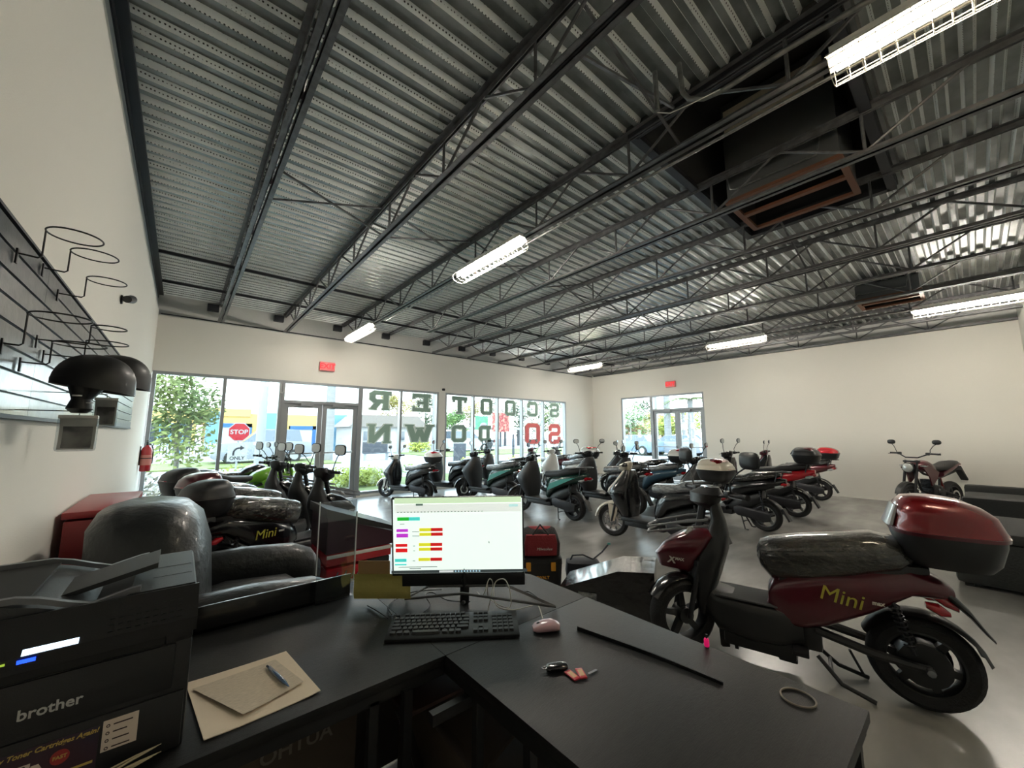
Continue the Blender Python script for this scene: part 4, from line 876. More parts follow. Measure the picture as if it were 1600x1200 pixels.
    def arm():
        g = G()
        for s in (-1, 1): g.tube([(-.02, s*.1, R), (.2, s*.1, .25), (.46, s*.08, .3)], [.02, .024, .026], 8)
        g.lathe([(.001, -.085), (.12, -.08), (.13, -.06), (.13, -.055)], (0, 0, R), 'y', 24); g.box((.5, 0, .24), (.14, .16, .14), .02); g.tube([(-.01, -.13, R), (-.01, .13, R)], .014, 8)
        return g
    L('swing_arm', 'sa', arm, BLACKPL)
    L('axle_nut', 'an', lambda: G().lathe([(.001, -.145), (.018, -.143), (.02, -.12), (.014, -.12)], (-.01, 0, R), 'y', 8).lathe([(.001, .145), (.018, .143), (.02, .12), (.014, .12)], (-.01, 0, R), 'y', 8), SILVER)
    def ks():
        g = G()
        for s in (-1, 1): g.tube([(.46, s*.07, .15), (.36, s*.12, .05), (.22, s*.14, .012)], .012, 8)
        g.tube([(.4, -.1, .09), (.4, .1, .09)], .01, 6); g.tube([(.24, -.14, .014), (.3, -.1, .16)], .008, 6); return g
    L('centre_stand', 'ks', ks, BLACKPL)
    for s in (-1, 1): L('foot_peg', 'fp%d' % s, lambda: G().bb((.5, min(s*.1, s*.2), .17), (.58, max(s*.1, s*.2), .2), .008), DARKALLOY)
    def rk():
        g = G()
        for s in (-1, 1): g.tube([(.1, s*.09, .72), (.0, s*.1, .79), (-.24, s*.09, .8)], .012, 8)
        for x in (-.05, -.2): g.tube([(x, -.1, .8), (x, .1, .8)], .01, 6)
        return g
    L('rack', 'rk', rk, BLACKPL)
    def crack():
        g = G()
        for z in (.78, .74):
            g.tube([(1.0, -.15, z+.1), (1.2, -.16, z+.06), (1.42, -.13, z-.0), (1.45, 0, z-.01), (1.42, .13, z), (1.2, .16, z+.06), (1.0, .15, z+.1)], .0085, 6)
        for x, y in ((1.12, -.158), (1.28, -.15), (1.42, -.12), (1.12, .158), (1.28, .15), (1.42, .12)): g.tube([(x, y, .8-.06*(x-1)), (x, y, .83-.08*(x-1.0))], .005, 5)
        return g
    L('front_rack', 'fr', crack, SILVER)
    bars(t, 1.02, 1.02, .33, .03, .06, True, BLACKPL)
    mirrors(t, .98, 1.06, .2, .2, .15, 'square', big=1.35)
    L('dashboard', 'db', lambda: G().zl([(1.05, 1.0, .05, .075, 3), (1.085, .99, .045, .07, 3)], 14), GLOSSBLK)
    topcase(t, .07, .765, *((.43, .215, .36) if case is REDP else (.36, .19, .3)), case, BLACKPL)
    YEL = mat('olive_yellow_letters', (176, 168, 60), .5); PALE = mat('pale_letters', (200, 196, 186), .5)
    if txt:
        for s in (-1, 1):
            m = link('side_lettering', text_mesh('Mini', .115, 0, .002, shear=.15), YEL, side, (.33, s*.158, .535), basis((s*-1, 0, 0.12*s*-1 if s > 0 else .0), (0, 0, 1)) if s > 0 else basis((1, 0, -.0), (0, 0, 1)))
            link('side_letters_small', text_mesh('max', .03, .001, .002), PALE, side, (.33-s*.16 if s > 0 else .48, s*.158, .54), basis((-1 if s > 0 else 1, 0, 0), (0, 0, 1)))
            xx = link('shield_lettering', text_mesh('X', .07, .002, .002, shear=.2), PALE, pan, (1.25, s*.176, .585), basis((-1 if s > 0 else 1, 0, 0), (0, 0, 1)))
            link('shield_letters_small', text_mesh('MAX', .026, .001, .002, shear=.2), PALE, pan, (1.25-s*.055, s*.176, .595), basis((-1 if s > 0 else 1, 0, 0), (0, 0, 1)))
    return t
main = mini((3.2, .31), radians(104), 'dark red electric scooter with Mini lettering, red top case and film-wrapped seat by the desk', WINE, REDP, txt=True)
steer(main, 45)
obj('knee_panel', G().prism([(.70, .35), (.715, .36), (.62, .57), (.6, .56)], -.1, .1), mat('dusty_mauve', (132, 100, 112), .4, coat=.2), main)
mini((.32, 4.4), radians(22), 'black scooter lettered Mini with a black top case next to the leather recliner', GLOSSBLK, BLACKPL, WRAP, txt=True)
mini((.3, 5.3), radians(22), 'black scooter with dark red top case, second from the recliner', GLOSSBLK, WINE, WRAP)
mini((.15, 6.1), radians(22), 'black scooter third from the recliner, with a dull black top case', GLOSSBLK, BLACKPL, WRAP)
def naked(loc, rz, label, tank, seatm=SEATBLK, name='motorcycle', light=True, tall=1, dirt=False, lean=0, steer=0):
    t = thing(name, label, 'motorcycle', (loc[0], loc[1], 0)); t.rotation_euler = (lean, 0, rz)
    if tall != 1: t.scale = (tall,)*3
    R = .27; wb = 1.24
    L = lambda n, key, fn, m, p=t, sm=38: link(n, part(('nk', dirt, key), fn, n, sm), m, p)
    wheel(t, 0, R, .06, 5, DARKALLOY, 'rear_wheel'); wheel(t, wb, R, .055, 5, DARKALLOY, 'front_wheel')
    L('front_mudguard', 'fm', lambda: G().arc((wb, 0, R), R+.07 if dirt else R+.035, 20, 140, .055, .008), tank if dirt else BLACKPL)
    def fork():
        g = G()
        for s in (-1, 1): g.tube([(wb, s*.085, R), (wb-.14, s*.085, .72), (wb-.2, s*.085, .95)], [.022, .022, .017], 8)
        g.box((wb-.15, 0, .78), (.07, .22, .03), .008); g.box((wb-.2, 0, .93), (.07, .22, .03), .008); return g
    L('fork', 'fk', fork, DARKALLOY)
    L('frame', 'fr', lambda: G().tube([(1.02, 0, .88), (.75, 0, .7), (.35, 0, .6), (-.2, 0, .72)], .022, 8).tube([(1.03, 0, .8), (.85, 0, .4), (.6, 0, .3), (.35, 0, .35), (.3, 0, .6)], .02, 8).tube([(0, -.1, R), (.36, -.08, .38), (.36, .08, .38), (0, .1, R)], .018, 8), BLACKPL)
    L('fuel_tank', 'tk', lambda: G().xl([(.98, .82, .05, .05, 2.4), (.92, .83, .12, .09, 2.6), (.78, .84, .15, .11, 2.6), (.6, .8, .12, .08, 2.6), (.5, .76, .07, .04, 2.4)], 20), tank)
    for s in (-1, 1): L('tank_shroud', 'ts%d' % s, lambda: G().prism([(1.05, .82), (.9, .86), (.62, .74), (.72, .6), (.86, .5), (.9, .66)], s*.15, s*.17), tank)
    L('seat', 'st', lambda: G().xl([(.6, .8, .06, .03, 2.4), (.45, .79, .11, .05, 2.8), (.25, .8, .13, .055, 2.8), (.05, .86, .12, .055, 2.8), (-.15, .89, .09, .035, 2.5), (-.2, .9, .04, .015, 2)], 18), seatm)
    L('tail', 'ta', lambda: G().xl([(.35, .68, .1, .05, 2.6), (.1, .76, .11, .05, 2.6), (-.15, .83, .08, .04, 2.5), (-.3, .87, .04, .02, 2.2)], 16), tank)
    L('tail_light', 'tl', lambda: G().xl([(-.26, .84, .05, .015, 2.4), (-.33, .85, .045, .02, 2.4)], 10), REDLENS)
    L('rear_mudguard', 'rm', lambda: G().prism([(-.1, .75), (-.3, .82), (-.48, .56), (-.46, .54), (-.3, .74)], -.05, .05), BLACKPL)
    def eng():
        g = G(); g.box((.55, 0, .38), (.3, .2, .2), .03); g.box((.66, 0, .52), (.14, .15, .16), .02)
        for i in range(6): g.box((.66, 0, .47+i*.024), (.18, .19, .007))
        g.lathe([(.001, -.13), (.08, -.125), (.09, -.1), (.09, .1), (.08, .125), (.001, .13)], (.5, 0, .37), 'y', 18); return g
    L('engine', 'en', eng, ENGINE)
    L('exhaust', 'ex', lambda: G().tube([(.72, -.05, .5), (.82, -.08, .38), (.7, -.12, .24), (.4, -.13, .24), (.2, -.15, .3), (.12, -.155, .34), (-.18, -.17, .46), (-.22, -.17, .48)], [.018, .018, .018, .018, .02, .045, .05, .03], 12), CHROME)
    for s in (-1, 1):
        L('indicator', 'in%d' % s, lambda: G().tube([(1.0, s*.1, .85), (1.01, s*.17, .85), (1.01, s*.2, .85)], [.006, .015, .008], 8), CLEARL)
        L('foot_peg', 'fp%d' % s, lambda: G().tube([(.48, s*.1, .3), (.46, s*.24, .3)], .012, 6), DARKALLOY)
    L('rear_shock', 'rs', lambda: G().tube([(.22, 0, .38), (.3, 0, .62)], .025, 10), REDP)
    L('side_stand', 'ss', lambda: G().tube([(.5, .1, .28), (.42, .26, .012)], .011, 6), BLACKPL)
    if not dirt:
        h = L('headlight', 'hl', lambda: G().lathe([(.001, -.05), (.07, -.04), (.09, 0), (.085, .03), (.001, .035)], (1.14, 0, .82), 'x', 22), DARKALLOY)
        L('headlight_lens', 'hll', lambda: G().lathe([(.001, .062), (.05, .056), (.078, .036), (.08, .03), (.001, .03)], (1.14, 0, .82), 'x', 22), CLEARL, h)
    else:
        L('number_plate', 'np', lambda: G().zl([(.74, 1.14, .02, .06, 3), (.86, 1.12, .03, .1, 3), (.98, 1.08, .02, .07, 3)], 14), tank)
    bars(t, 1.02, 1.0, .36, .07, .09, False)
    mirrors(t, .96, 1.08, .24, .17, .09, 'oval')
    return t
naked((.35, 7.0), radians(18), 'lime green and black motorcycle in the row by the big window', GREENP, dirt=True)
naked((.3, 7.85), radians(20), 'black motorcycle in the left row farthest from the recliner', GLOSSBLK, WRAP)
naked((11.48, .42), radians(157), 'dark wine naked motorcycle standing alone against the beige wall', WINE, SEATBLK, tall=1.02)
# ------------------------------------------------------------------ desk and what is on it
DTOP = mat('black_oak_laminate', (27, 27, 27), .47, col2=(20, 20, 20), nscale=14, stretch=(1, 6, 6), bump=.12, bscale=60, spec=.3)
DFR = mat('black_square_tube', (16, 16, 18), .45)
ZK = .75
desk = thing('corner_desk', 'black L-shaped desk with square metal frame in the foreground', 'desk', (.72, 1.2, 0))
def dl(a, b): return tuple(v-(.72, 1.2, 0)[i] for i, v in enumerate(a)), tuple(v-(.72, 1.2, 0)[i] for i, v in enumerate(b))
def dbox(g, a, b, ch=0): a, b = dl(a, b); return g.bb(a, b, ch)
obj('tabletop', dbox(G(), (-.46, 1.19, .722), (.72, 1.88, ZK), .002), DTOP, desk)
g = G(); c0 = (.72, 1.2); poly = [(.7205, 1.1895), (1.435, 1.1895), (1.435, 1.55), (1.24, 1.88), (.7205, 1.88)]
obj('tabletop', G().prism([(x-.72, y-1.2) for x, y in poly], .722, ZK, 'z'), DTOP, desk, smooth=0)
obj('tabletop', dbox(G(), (.72, .25, .722), (1.435, 1.188, ZK), .002), DTOP, desk)
for a, b in (((-.46, 1.195, .69), (.72, 1.225, .722)), ((-.46, 1.84, .69), (1.2, 1.87, .722)), ((.725, .26, .69), (.755, 1.22, .722)), ((1.40, .26, .69), (1.43, 1.5, .722)), ((.725, .26, .69), (1.43, .29, .722)), ((.60, 1.05, .66), (.76, 1.075, .69)), ((.565, 1.2, .1), (.595, 1.84, .13)), ((.735, .3, .1), (.765, 1.2, .13)), ((.735, .8, .1), (1.41, .83, .13))):
    obj('rail', dbox(G(), a, b), DFR, desk)
obj('rail', G().tube([(-.13, .03, .62), (.1, .3, .14)], .02, 4), DFR, desk)
for x, y in ((.478, 1.195), (.575, 1.175), (.735, 1.03), (.735, .80), (.735, .27), (1.40, .27), (1.40, .8), (1.40, 1.45), (.575, 1.84), (-.44, 1.2), (-.44, 1.84)):
    obj('leg', dbox(G(), (x, y, 0), (x+.026, y+.026, .7)), DFR, desk)
obj('back_panel', dbox(G(), (-.42, 1.825, .015), (1.18, 1.837, .69)), mat('added_dark_panel', (46, 41, 36), .6), desk); obj('back_panel', dbox(G(), (1.385, .3, .015), (1.397, 1.46, .69)), MATS['added_dark_panel'], desk)  # dark panels added so the space under the desk stays dark
obj('shelf', dbox(G(), (.6, 1.21, .60), (.86, 1.40, .612), .002), mat('brown_shelf', (62, 44, 38), .6), desk)
# things under the desk
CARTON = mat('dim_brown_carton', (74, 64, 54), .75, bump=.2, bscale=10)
t = thing('storage_box', 'dark brown stand-in box with mirrored pale letters under the left arm of the desk', 'box', (.2, 1.66, 0))
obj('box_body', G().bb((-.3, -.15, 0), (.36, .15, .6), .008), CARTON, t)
l = link('lettering', text_mesh('AUTHO', .06, .001, .001), mat('mirrored_pale_letters', (120, 110, 100), .7), t, (.17, -.152, .475), basis((-1, 0, 0), (0, 0, 1))); l.scale = (1, 1, 1)  # box and mirrored letters stand in for lettering reflected in a glass panel
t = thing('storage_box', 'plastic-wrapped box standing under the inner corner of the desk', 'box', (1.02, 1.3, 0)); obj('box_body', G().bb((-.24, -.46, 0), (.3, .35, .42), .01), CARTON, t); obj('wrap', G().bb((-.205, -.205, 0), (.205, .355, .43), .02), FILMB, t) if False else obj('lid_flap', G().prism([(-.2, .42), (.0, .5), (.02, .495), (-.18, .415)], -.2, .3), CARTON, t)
# monitor
fd = 1.66/608
def mp(px, py): 
    d = [FW[i]*608+RT[i]*(px-800)+UP[i]*(600-py) for i in range(3)]; return Vector((d[0]*fd, d[1]*fd, H+d[2]*fd))
bl, br, tl = mp(608, 898), mp(823, 895), mp(621, 773)
xa = (br-bl); W = xa.length; xa.normalize(); up_ = (tl-bl); Hh = up_.length
SHOULD = basis(xa, up_)
cen = mp(715, 838)
mon = thing('computer_monitor', 'flat black monitor showing a coloured spreadsheet', 'monitor', cen, rot=SHOULD)
W, Hh = .565, .335
obj('housing', G().box((0, 0, -.012), (W, Hh, .018), .004).box((0, -.02, -.034), (W*.5, Hh*.6, .03), .01), BLACKPL, mon)
SCR = mat('lit_screen', (226, 240, 232), .35, emit=.44)
scr = obj('screen', G().bb((-W/2+.008, -Hh/2+.012, -.003), (W/2-.006, Hh/2-.008, .0)), SCR, mon)
def cell(nm, x, y, w, h, c, z=.001, e=.33):
    k = 'cell_%d_%d_%d' % c; m = mat(k, c, .5, emit=e)
    return obj(nm, G().bb((x, y-h, .0002), (x+w, y, z)), m, scr, smooth=0)
def sxy(px, py): return ((px-715)/205*W, (838-py)/127*Hh+.0)
def pc(nm, px, py, w, h, c, z=.001, e=.33):
    x, y = sxy(px, py); cell(nm, x, y, w/205*W, h/127*Hh, c, z, e)
pc('toolbar', 618, 775, 196, 9, (214, 240, 200)); pc('toolbar', 618, 785, 196, 14, (236, 244, 236))
pc('menu_pill', 651, 784.5, 11, 3, (90, 110, 100), .0014); pc('share_button', 795, 787, 14, 4, (190, 232, 230), .0014)
for k in range(26): pc('toolbar_icon', 622+k*5.2, 797, 2.4, 1.4, (120, 130, 125), .0015)
pc('sheet_cell', 622, 806, 18, 5.5, (40, 190, 60)); pc('sheet_cell', 640, 806, 17, 5.5, (80, 220, 210))
for y in (825, 832.5): pc('sheet_cell', 620.5, y, 18, 6 if y > 830 else 4.6, (200, 60, 215)); pc('sheet_cell', 656, y-1, 18, 5, (226, 226, 50)); pc('sheet_cell', 674, y-1, 18, 5, (205, 30, 30))
for y in (849, 856.5): pc('sheet_cell', 619, y, 18, 6 if y > 850 else 4.6, (225, 30, 35)); pc('sheet_cell', 655, y-1, 18, 5, (226, 226, 50)); pc('sheet_cell', 673, y-1, 18, 5, (205, 30, 30))
pc('sheet_cell', 617.5, 873, 18, 5, (80, 220, 210)); pc('sheet_cell', 654, 872, 18, 5, (226, 226, 50)); pc('sheet_cell', 672.5, 872, 18, 5, (205, 30, 30)); pc('sheet_cell', 617.5, 881.5, 18, 2, (80, 220, 210))
for x, y, w in ((626, 816.5, 7), (645, 829, 11), (645, 836, 11), (646, 852, 3), (646, 860, 3), (645, 876, 4), (623, 886, 60), (640, 888.5, 18)): pc('sheet_text', x, y, w, 1, (130, 140, 135), .0014)
pc('taskbar', 612, 892, 210, 4.5, (58, 66, 66), .0016, .3); pc('search_box', 686, 892.6, 22, 3, (225, 232, 230), .002)
for k in range(9): pc('task_icon', 710+k*4.6, 892.8, 2.6, 2.6, (170, 205, 220), .002)
x, y = sxy(763, 846); obj('mouse_pointer', G().prism([(x, y), (x+.004, y-.006), (x+.0015, y-.006), (x+.003, y-.01), (x+.0015, y-.0105), (x+.0005, y-.007), (x-.001, y-.008)], .0003, .0015, 'z'), mat('pointer_grey', (70, 74, 74), .5), scr, smooth=0)
chin = obj('lower_bezel', G().box((.022, -Hh/2-.02, -.012), (W*.93, .05, .02), .004), BLACKPL, mon)
lg = obj('emblem', G().lathe([(.0075, 0), (.0085, .0), (.0085, .0008), (.0075, .0008), (.0075, 0)], (0, 0, 0), 'z', 22), SILVER, chin, (.022, -Hh/2-.022, -.001))
link('emblem_letters', text_mesh('hp', .009, 0, .0003, shear=.3), SILVER, lg, (0, .0005, .0005))
SG = mat('grey_metal_rod', (88, 88, 88), .4, .6)
b0 = at(633, 936, 2, ZK+.008); b1 = at(722, 921, 2, ZK+.09); b2 = at(868, 948, 2, ZK+.008); b3 = at(668, 921, 2, ZK+.07); b4 = at(790, 920, 2, ZK+.08)
t = thing('monitor_stand', 'grey bent-rod foot under the monitor', 'stand', (b1.x, b1.y, ZK)); o = Vector((b1.x, b1.y, ZK))
rot = Vector((sin(YAW), cos(YAW), 0))
obj('rod', G().tube([b3-o+rot*.04, b0-o, b1-o-Vector((0, 0, .015)), b2-o, b4-o+rot*.04], .0055, 8), SG, t)
obj('rod', G().tube([b3-o+Vector((0, 0, .0))+rot*.035, b4-o+rot*.035], .0055, 8), SG, t)
obj('neck', G().box((0, 0, .1), (.05, .04, .1), .01).parts if False else G().box(rot*.09+Vector((0, 0, .15)), (.03, .03, .3), .005).tube([rot*.09+Vector((0, 0, .006)), rot*.02+Vector((0, 0, .03))], .008, 6), BLACKPL, t)
# yellow paper stuck at the corner of the monitor
p0 = mp(552, 898); p1 = mp(641, 898); p2 = mp(641, 937)
g = G(); u = (p1-p0); v = (p2-p1); n_ = u.cross(v).normalized(); vs = []
for i in range(7):
    for j in (0, 1): vs.append(u*j+v*(i/6)+n_*(.004*sin(i*1.1)+.006))
g.add(vs, [(2*i, 2*i+1, 2*i+3, 2*i+2) for i in range(6)])
tag(obj('paper_note', g, mat('yellow_note_paper', (176, 166, 92), .7, bump=.2, bscale=20), None, p0), 'crumpled olive-yellow paper note stuck to the monitor corner', 'paper note')
t = thing('cardboard_piece', 'small tan cardboard flap above the yellow note', 'cardboard', at(580, 902, 2, ZK+.09)); tt = mp(556, 881); 
t.location = tt; u2 = mp(606, 881)-tt; v2 = mp(556, 906)-tt
obj('flap', G().add([Vector(), u2, u2+v2, v2]+[p+n_*-.004+Vector((0, 0, 0)) for p in (Vector(), u2, u2+v2, v2)], [(0, 1, 2, 3), (4, 5, 6, 7), (0, 1, 5, 4), (1, 2, 6, 5), (2, 3, 7, 6), (3, 0, 4, 7)]), mat('tan_cardboard', (150, 122, 84), .85), t, n_*.03)
# keyboard
kc = Vector((.832, 1.315, ZK)); ka = atan2(-.29, .406)
t = thing('computer_keyboard', 'black full-size keyboard in front of the monitor', 'keyboard', kc, ka)
obj('case', G().prism([(-.078, .002), (.078, .002), (.078, .026), (.07, .029), (-.074, .013), (-.078, .01)], -.235, .235, 'x'), BLACKPL, t)
KEY = mat('key_caps', (40, 42, 44), .45); KL = mat('key_legend', (150, 152, 155), .6)
kb = {}
def key(x, y, w):
    k = round(w, 3)
    if k not in kb: kb[k] = G().zl([(0, 0, w/2*.98, .0085, 5), (.008, 0, w/2*.86, .0068, 5)], 12).mesh('key')
    link('key', kb[k], KEY, t, (x, y, .0135+(y+.07)*.108), (.108, 0, 0), )
ROWS = [(.058, [.019]*1+[0]+[.019]*12), (.034, [.019]*13+[.034]), (.0135, [.027]+[.019]*12+[.026]), (-.007, [.031]+[.019]*11+[.041]), (-.0275, [.041]+[.019]*10+[.05]), (-.05, [.024, .024, .024, .11, .024, .024, .024])]
for y, ws in ROWS:
    x = -.225
    for w in ws:
        if w == 0: x += .016; continue
        key(x+w/2, y, w-.002); x += w
for cx in range(3):
    for y in (.058, .034, .0135): key(.078+cx*.019, y, .017)
for cx, y in ((0, -.05), (1, -.05), (2, -.05), (1, -.0275)): key(.078+cx*.019, y, .017)
for cx in range(4):
    for y in (.034, .0135, -.007, -.0275, -.05): key(.148+cx*.02, y, .017)
# mouse and cables
m0 = at(853, 985, 2, ZK); t = thing('computer_mouse', 'small shiny pink mouse right of the keyboard', 'mouse', m0, radians(150))
PINK = mat('pink_plastic', (186, 150, 158), .25, coat=.6)
obj('shell', G().xl([(-.052, .012, .012, .01, 2.2), (-.045, .014, .026, .0135, 2.4), (-.02, .018, .031, .0178, 2.5), (.01, .017, .03, .0165, 2.5), (.038, .013, .026, .0125, 2.5), (.05, .01, .014, .008, 2.2)], 20), PINK, t)
obj('scroll_wheel', G().lathe([(.001, -.003), (.008, -.003), (.008, .003), (.001, .003)], (.028, 0, .024), 'y', 12), BLACKPL, t)
c = [at(848, 967, 2, ZK+.01), at(840, 945, 2, ZK+.012), at(825, 948, 2, ZK+.01), at(800, 953, 2, ZK+.012), at(775, 945, 2, ZK+.03), at(773, 912, 2, ZK+.09), at(788, 905, 2, ZK+.12), at(797, 925, 2, ZK+.08), at(795, 950, 2, ZK+.02), at(765, 935, 2, ZK+.03), at(762, 915, 2, ZK+.08)]
def smooth(P, n=5):
    out = []
    for i in range(len(P)-1):
        p0_, p1_, p2_, p3_ = P[max(i-1, 0)], P[i], P[i+1], P[min(i+2, len(P)-1)]
        for k in range(n):
            s = k/n; out.append(.5*((2*p1_)+(p2_-p0_)*s+(2*p0_-5*p1_+4*p2_-p3_)*s*s+(3*p1_-p0_-3*p2_+p3_)*s**3))
    return out+[P[-1]]
tag(obj('mouse_cable', G().tube([p-m0 for p in smooth(c)], .0022, 6), mat('pale_cable', (196, 190, 180), .5), None, m0), 'pale looping cable between the pink mouse and the monitor', 'cable')
for pts, lb in (([(762, 955, .004), (770, 915, .09), (764, 905, .13), (755, 930, .06), (745, 925, .02)], 'second pale cable looped under the right end of the monitor'),):
    P = [at(a, b, 2, ZK+z) for a, b, z in pts]; tag(obj('looped_cable', G().tube([p-P[0] for p in smooth(P)], .002, 6), MATS['pale_cable'], None, P[0]), lb, 'cable')
for pts, lb in (([(606, 966, .004), (590, 955, .004), (574, 946, .004)], 'short black cable end left of the keyboard'), ([(612, 960, .004), (606, 948, .004), (618, 937, .004), (645, 925, .01), (690, 921, .012)], 'black cable curling from the keyboard to the monitor foot'),
                ([(660, 958, .004), (672, 945, .006), (664, 930, .02), (676, 926, .01), (700, 938, .004), (735, 940, .004)], 'black cable lying in loops under the monitor'), ([(820, 925, .004), (828, 925, .004), (847, 940, .004), (838, 944, .004)], 'black cable lying beyond the right end of the monitor foot')):
    P = [at(a, b, 2, ZK+z) for a, b, z in pts]; tag(obj('black_cable', G().tube([p-P[0] for p in smooth(P)], .0022, 6), BLACKPL, None, P[0]), lb, 'cable')
# keys
k0 = at(868, 1047, 2, ZK); t = thing('key_bunch', 'black car key fob with two red key tags on the desk', 'keys', k0, radians(-25))
obj('key_fob', G().xl([(-.03, .008, .01, .006, 2.4), (-.022, .009, .018, .008, 2.8), (.02, .009, .019, .009, 2.8), (.036, .008, .013, .007, 2.4)], 16), GLOSSBLK, t)
obj('fob_ring', G().tube([(-.036+.008*cos(a), .006*sin(a), .012) for a in [2*pi*k/12 for k in range(12)]], .0022, 6, close=True), CHROME, t)
RTAG = mat('red_key_tag', (200, 40, 52), .35, coat=.4)
for (px, py, rz) in ((894, 1058, 1.25), (908, 1055, .9)):
    p = at(px, py, 2, ZK)-k0; p.rotate(Matrix.Rotation(radians(25), 3, 'Z')); o = obj('key_tag', G().box((0, 0, .005), (.048, .022, .005), .002), RTAG, t, p, (0, 0, rz+.6))
    obj('tag_window', G().box((.0, 0, .0078), (.03, .014, .0006)), mat('tag_paper', (214, 170, 130), .6), o)
p = at(926, 1052, 2, ZK)-k0; p.rotate(Matrix.Rotation(radians(25), 3, 'Z')); obj('key_blade', G().box((0, 0, .004), (.036, .008, .002)), SILVER, t, p, (0, 0, .35))
# black strip, ring, bottle
a, b = at(902, 985, 2, ZK), at(1130, 1071, 2, ZK); d = b-a; L_ = d.length; t = thing('black_trim_strip', 'long thin black plastic strip standing on edge on the desk', 'plastic strip', a, atan2(d.y, d.x))
obj('strip', G().rings([[(L_*u, -.002+.01*sin(u*3), .0), (L_*u, .004+.01*sin(u*3), 0), (L_*u, .003+.01*sin(u*3), .014-.006*u), (L_*u, -.001+.01*sin(u*3), .014-.006*u)] for u in [i/14 for i in range(15)]]), GLOSSBLK, t)
r0 = at(1247, 1092, 2, ZK); tag(obj('rubber_ring', G().tube([(.04*cos(a), .04*sin(a), .003) for a in [2*pi*k/40 for k in range(40)]], .0025, 6, close=True), mat('grey_ring', (120, 110, 98), .5), None, r0), 'thin grey ring lying flat near the desk corner', 'ring')
q = at(1112, 1006, 2, ZK); q.x = 1.42; t = thing('pink_bottle', 'tiny bright pink bottle with black nozzle at the far desk edge', 'bottle', q)
obj('body', G().lathe([(.001, .004), (.007, .004), (.0085, .007), (.0085, .024), (.006, .03), (.001, .03)], (0, 0, 0), 'z', 14), mat('hot_pink', (235, 28, 110), .3, emit=.15), t); obj('nozzle', G().tube([(0, 0, .03), (.001, 0, .042)], [.003, .004], 8), BLACKPL, t); obj('foot', G().lathe([(.001, 0), (.007, 0), (.007, .004), (.001, .004)], (0, 0, 0), 'z', 12), mat('dim_rose', (96, 60, 66), .5), t)  # slight glow added to the pink body, which is no lamp
# paper pad and pen
PAPER = mat('cream_paper', (232, 216, 192), .85, bump=.1, bscale=30); PAPER2 = mat('used_paper', (218, 203, 180), .85, col2=(196, 182, 160), nscale=60, stretch=(1, 7, 1), ndetail=2)
def sheet(nm, lb, pts, z, m, curl=0):
    P = [at(a, b, 2, ZK+z) for a, b in pts]; o = P[0]; g = G(); n = 8; vs = []
    for i in range(n+1):
        for j in range(n+1):
            u, v = i/n, j/n; p = (P[0]*(1-u)+P[1]*u)*(1-v)+(P[3]*(1-u)+P[2]*u)*v; p = p-o; p.z = curl*(abs(u-.5)*2)**3*(.4+.6*v); vs.append(p)
    fs = [(i*(n+1)+j, (i+1)*(n+1)+j, (i+1)*(n+1)+j+1, i*(n+1)+j+1) for i in range(n) for j in range(n)]; g.add(vs, fs); g.add([p-Vector((0, 0, .0018)) for p in vs], [f[::-1] for f in fs])
    return tag(obj(nm, g, m, None, o), lb, 'paper')
sheet('paper_sheet', 'large cream sheet lying on the desk beside the printer', [(290, 1068), (447, 1018), (501, 1081), (318, 1159)], .0025, PAPER, .004)
sheet('paper_sheet', 'smaller written note lying on the large cream sheet', [(300, 1077), (430, 1031), (474, 1066), (380, 1118)], .008, PAPER2, .003)
a, b = at(419, 1042, 2, ZK+.014), at(452, 1073, 2, ZK+.014); d = b-a; t = thing('ballpoint_pen', 'clear blue pen lying on the written note', 'pen', a, atan2(d.y, d.x)); L_ = d.length
BPEN = mat('blue_translucent', (52, 92, 140), .15, coat=1, alpha=.85)
obj('barrel', G().lathe([(.001, 0), (.004, .004), (.0058, .02), (.0058, L_*.7), (.0048, L_*.8), (.002, L_*.95), (.0008, L_)], (0, 0, 0), 'x', 12), BPEN, t); obj('clip', G().bb((.01, -.0015, .0055), (.045, .0015, .007)), SILVER, t); obj('push_button', G().lathe([(.001, -.01), (.003, -.009), (.003, 0), (.001, 0)], (0, 0, 0), 'x', 10), DARKALLOY, t)
# printer
PB = mat('printer_black', (22, 22, 24), .42, bump=.08, bscale=300); PG = mat('printer_charcoal', (40, 42, 44), .45, bump=.08, bscale=300)
x0, x1, y0, y1 = -.37, .062, 1.262, 1.64; t = thing('laser_printer', 'bulky black multifunction laser printer at the left end of the desk', 'printer', (x0, y0, ZK)); Wp, Dp = x1-x0, y1-y0
def pb(nm, a, b, m, ch=.004, par=None): return obj(nm, G().bb(a, b, ch), m, par or t)
pb('body', (0, 0, .0), (Wp, Dp, .235), PB, .008); pb('paper_cassette', (.0, -.006, .004), (Wp-.006, 0.02, .125), PB, .005)
pb('front_cover', (.02, -.004, .135), (Wp-.03, .02, .232), PB, .004)
obj('output_slot', G().bb((.03, -.002, .236), (Wp-.05, .05, .262)), mat('deep_black', (6, 6, 7), .6), t)
pb('side_post', (Wp-.05, .0, .232), (Wp, Dp, .268), PB, .006); pb('side_post', (0, .0, .232), (.03, Dp, .268), PB, .006); pb('inner_back', (.03, .05, .232), (Wp-.05, Dp, .266), PB, .004)
sc = pb('scanner_deck', (-.005, .0, .266), (Wp+.004, Dp, .30), PB, .008)
cp = obj('control_panel', G().prism([(-.03, .262), (.01, .262), (.03, .35), (.018, .352), (-.034, .292)], -.005, Wp+.004, 'x'), PB, t)
nrm = Vector((0, -.06, .052)); 
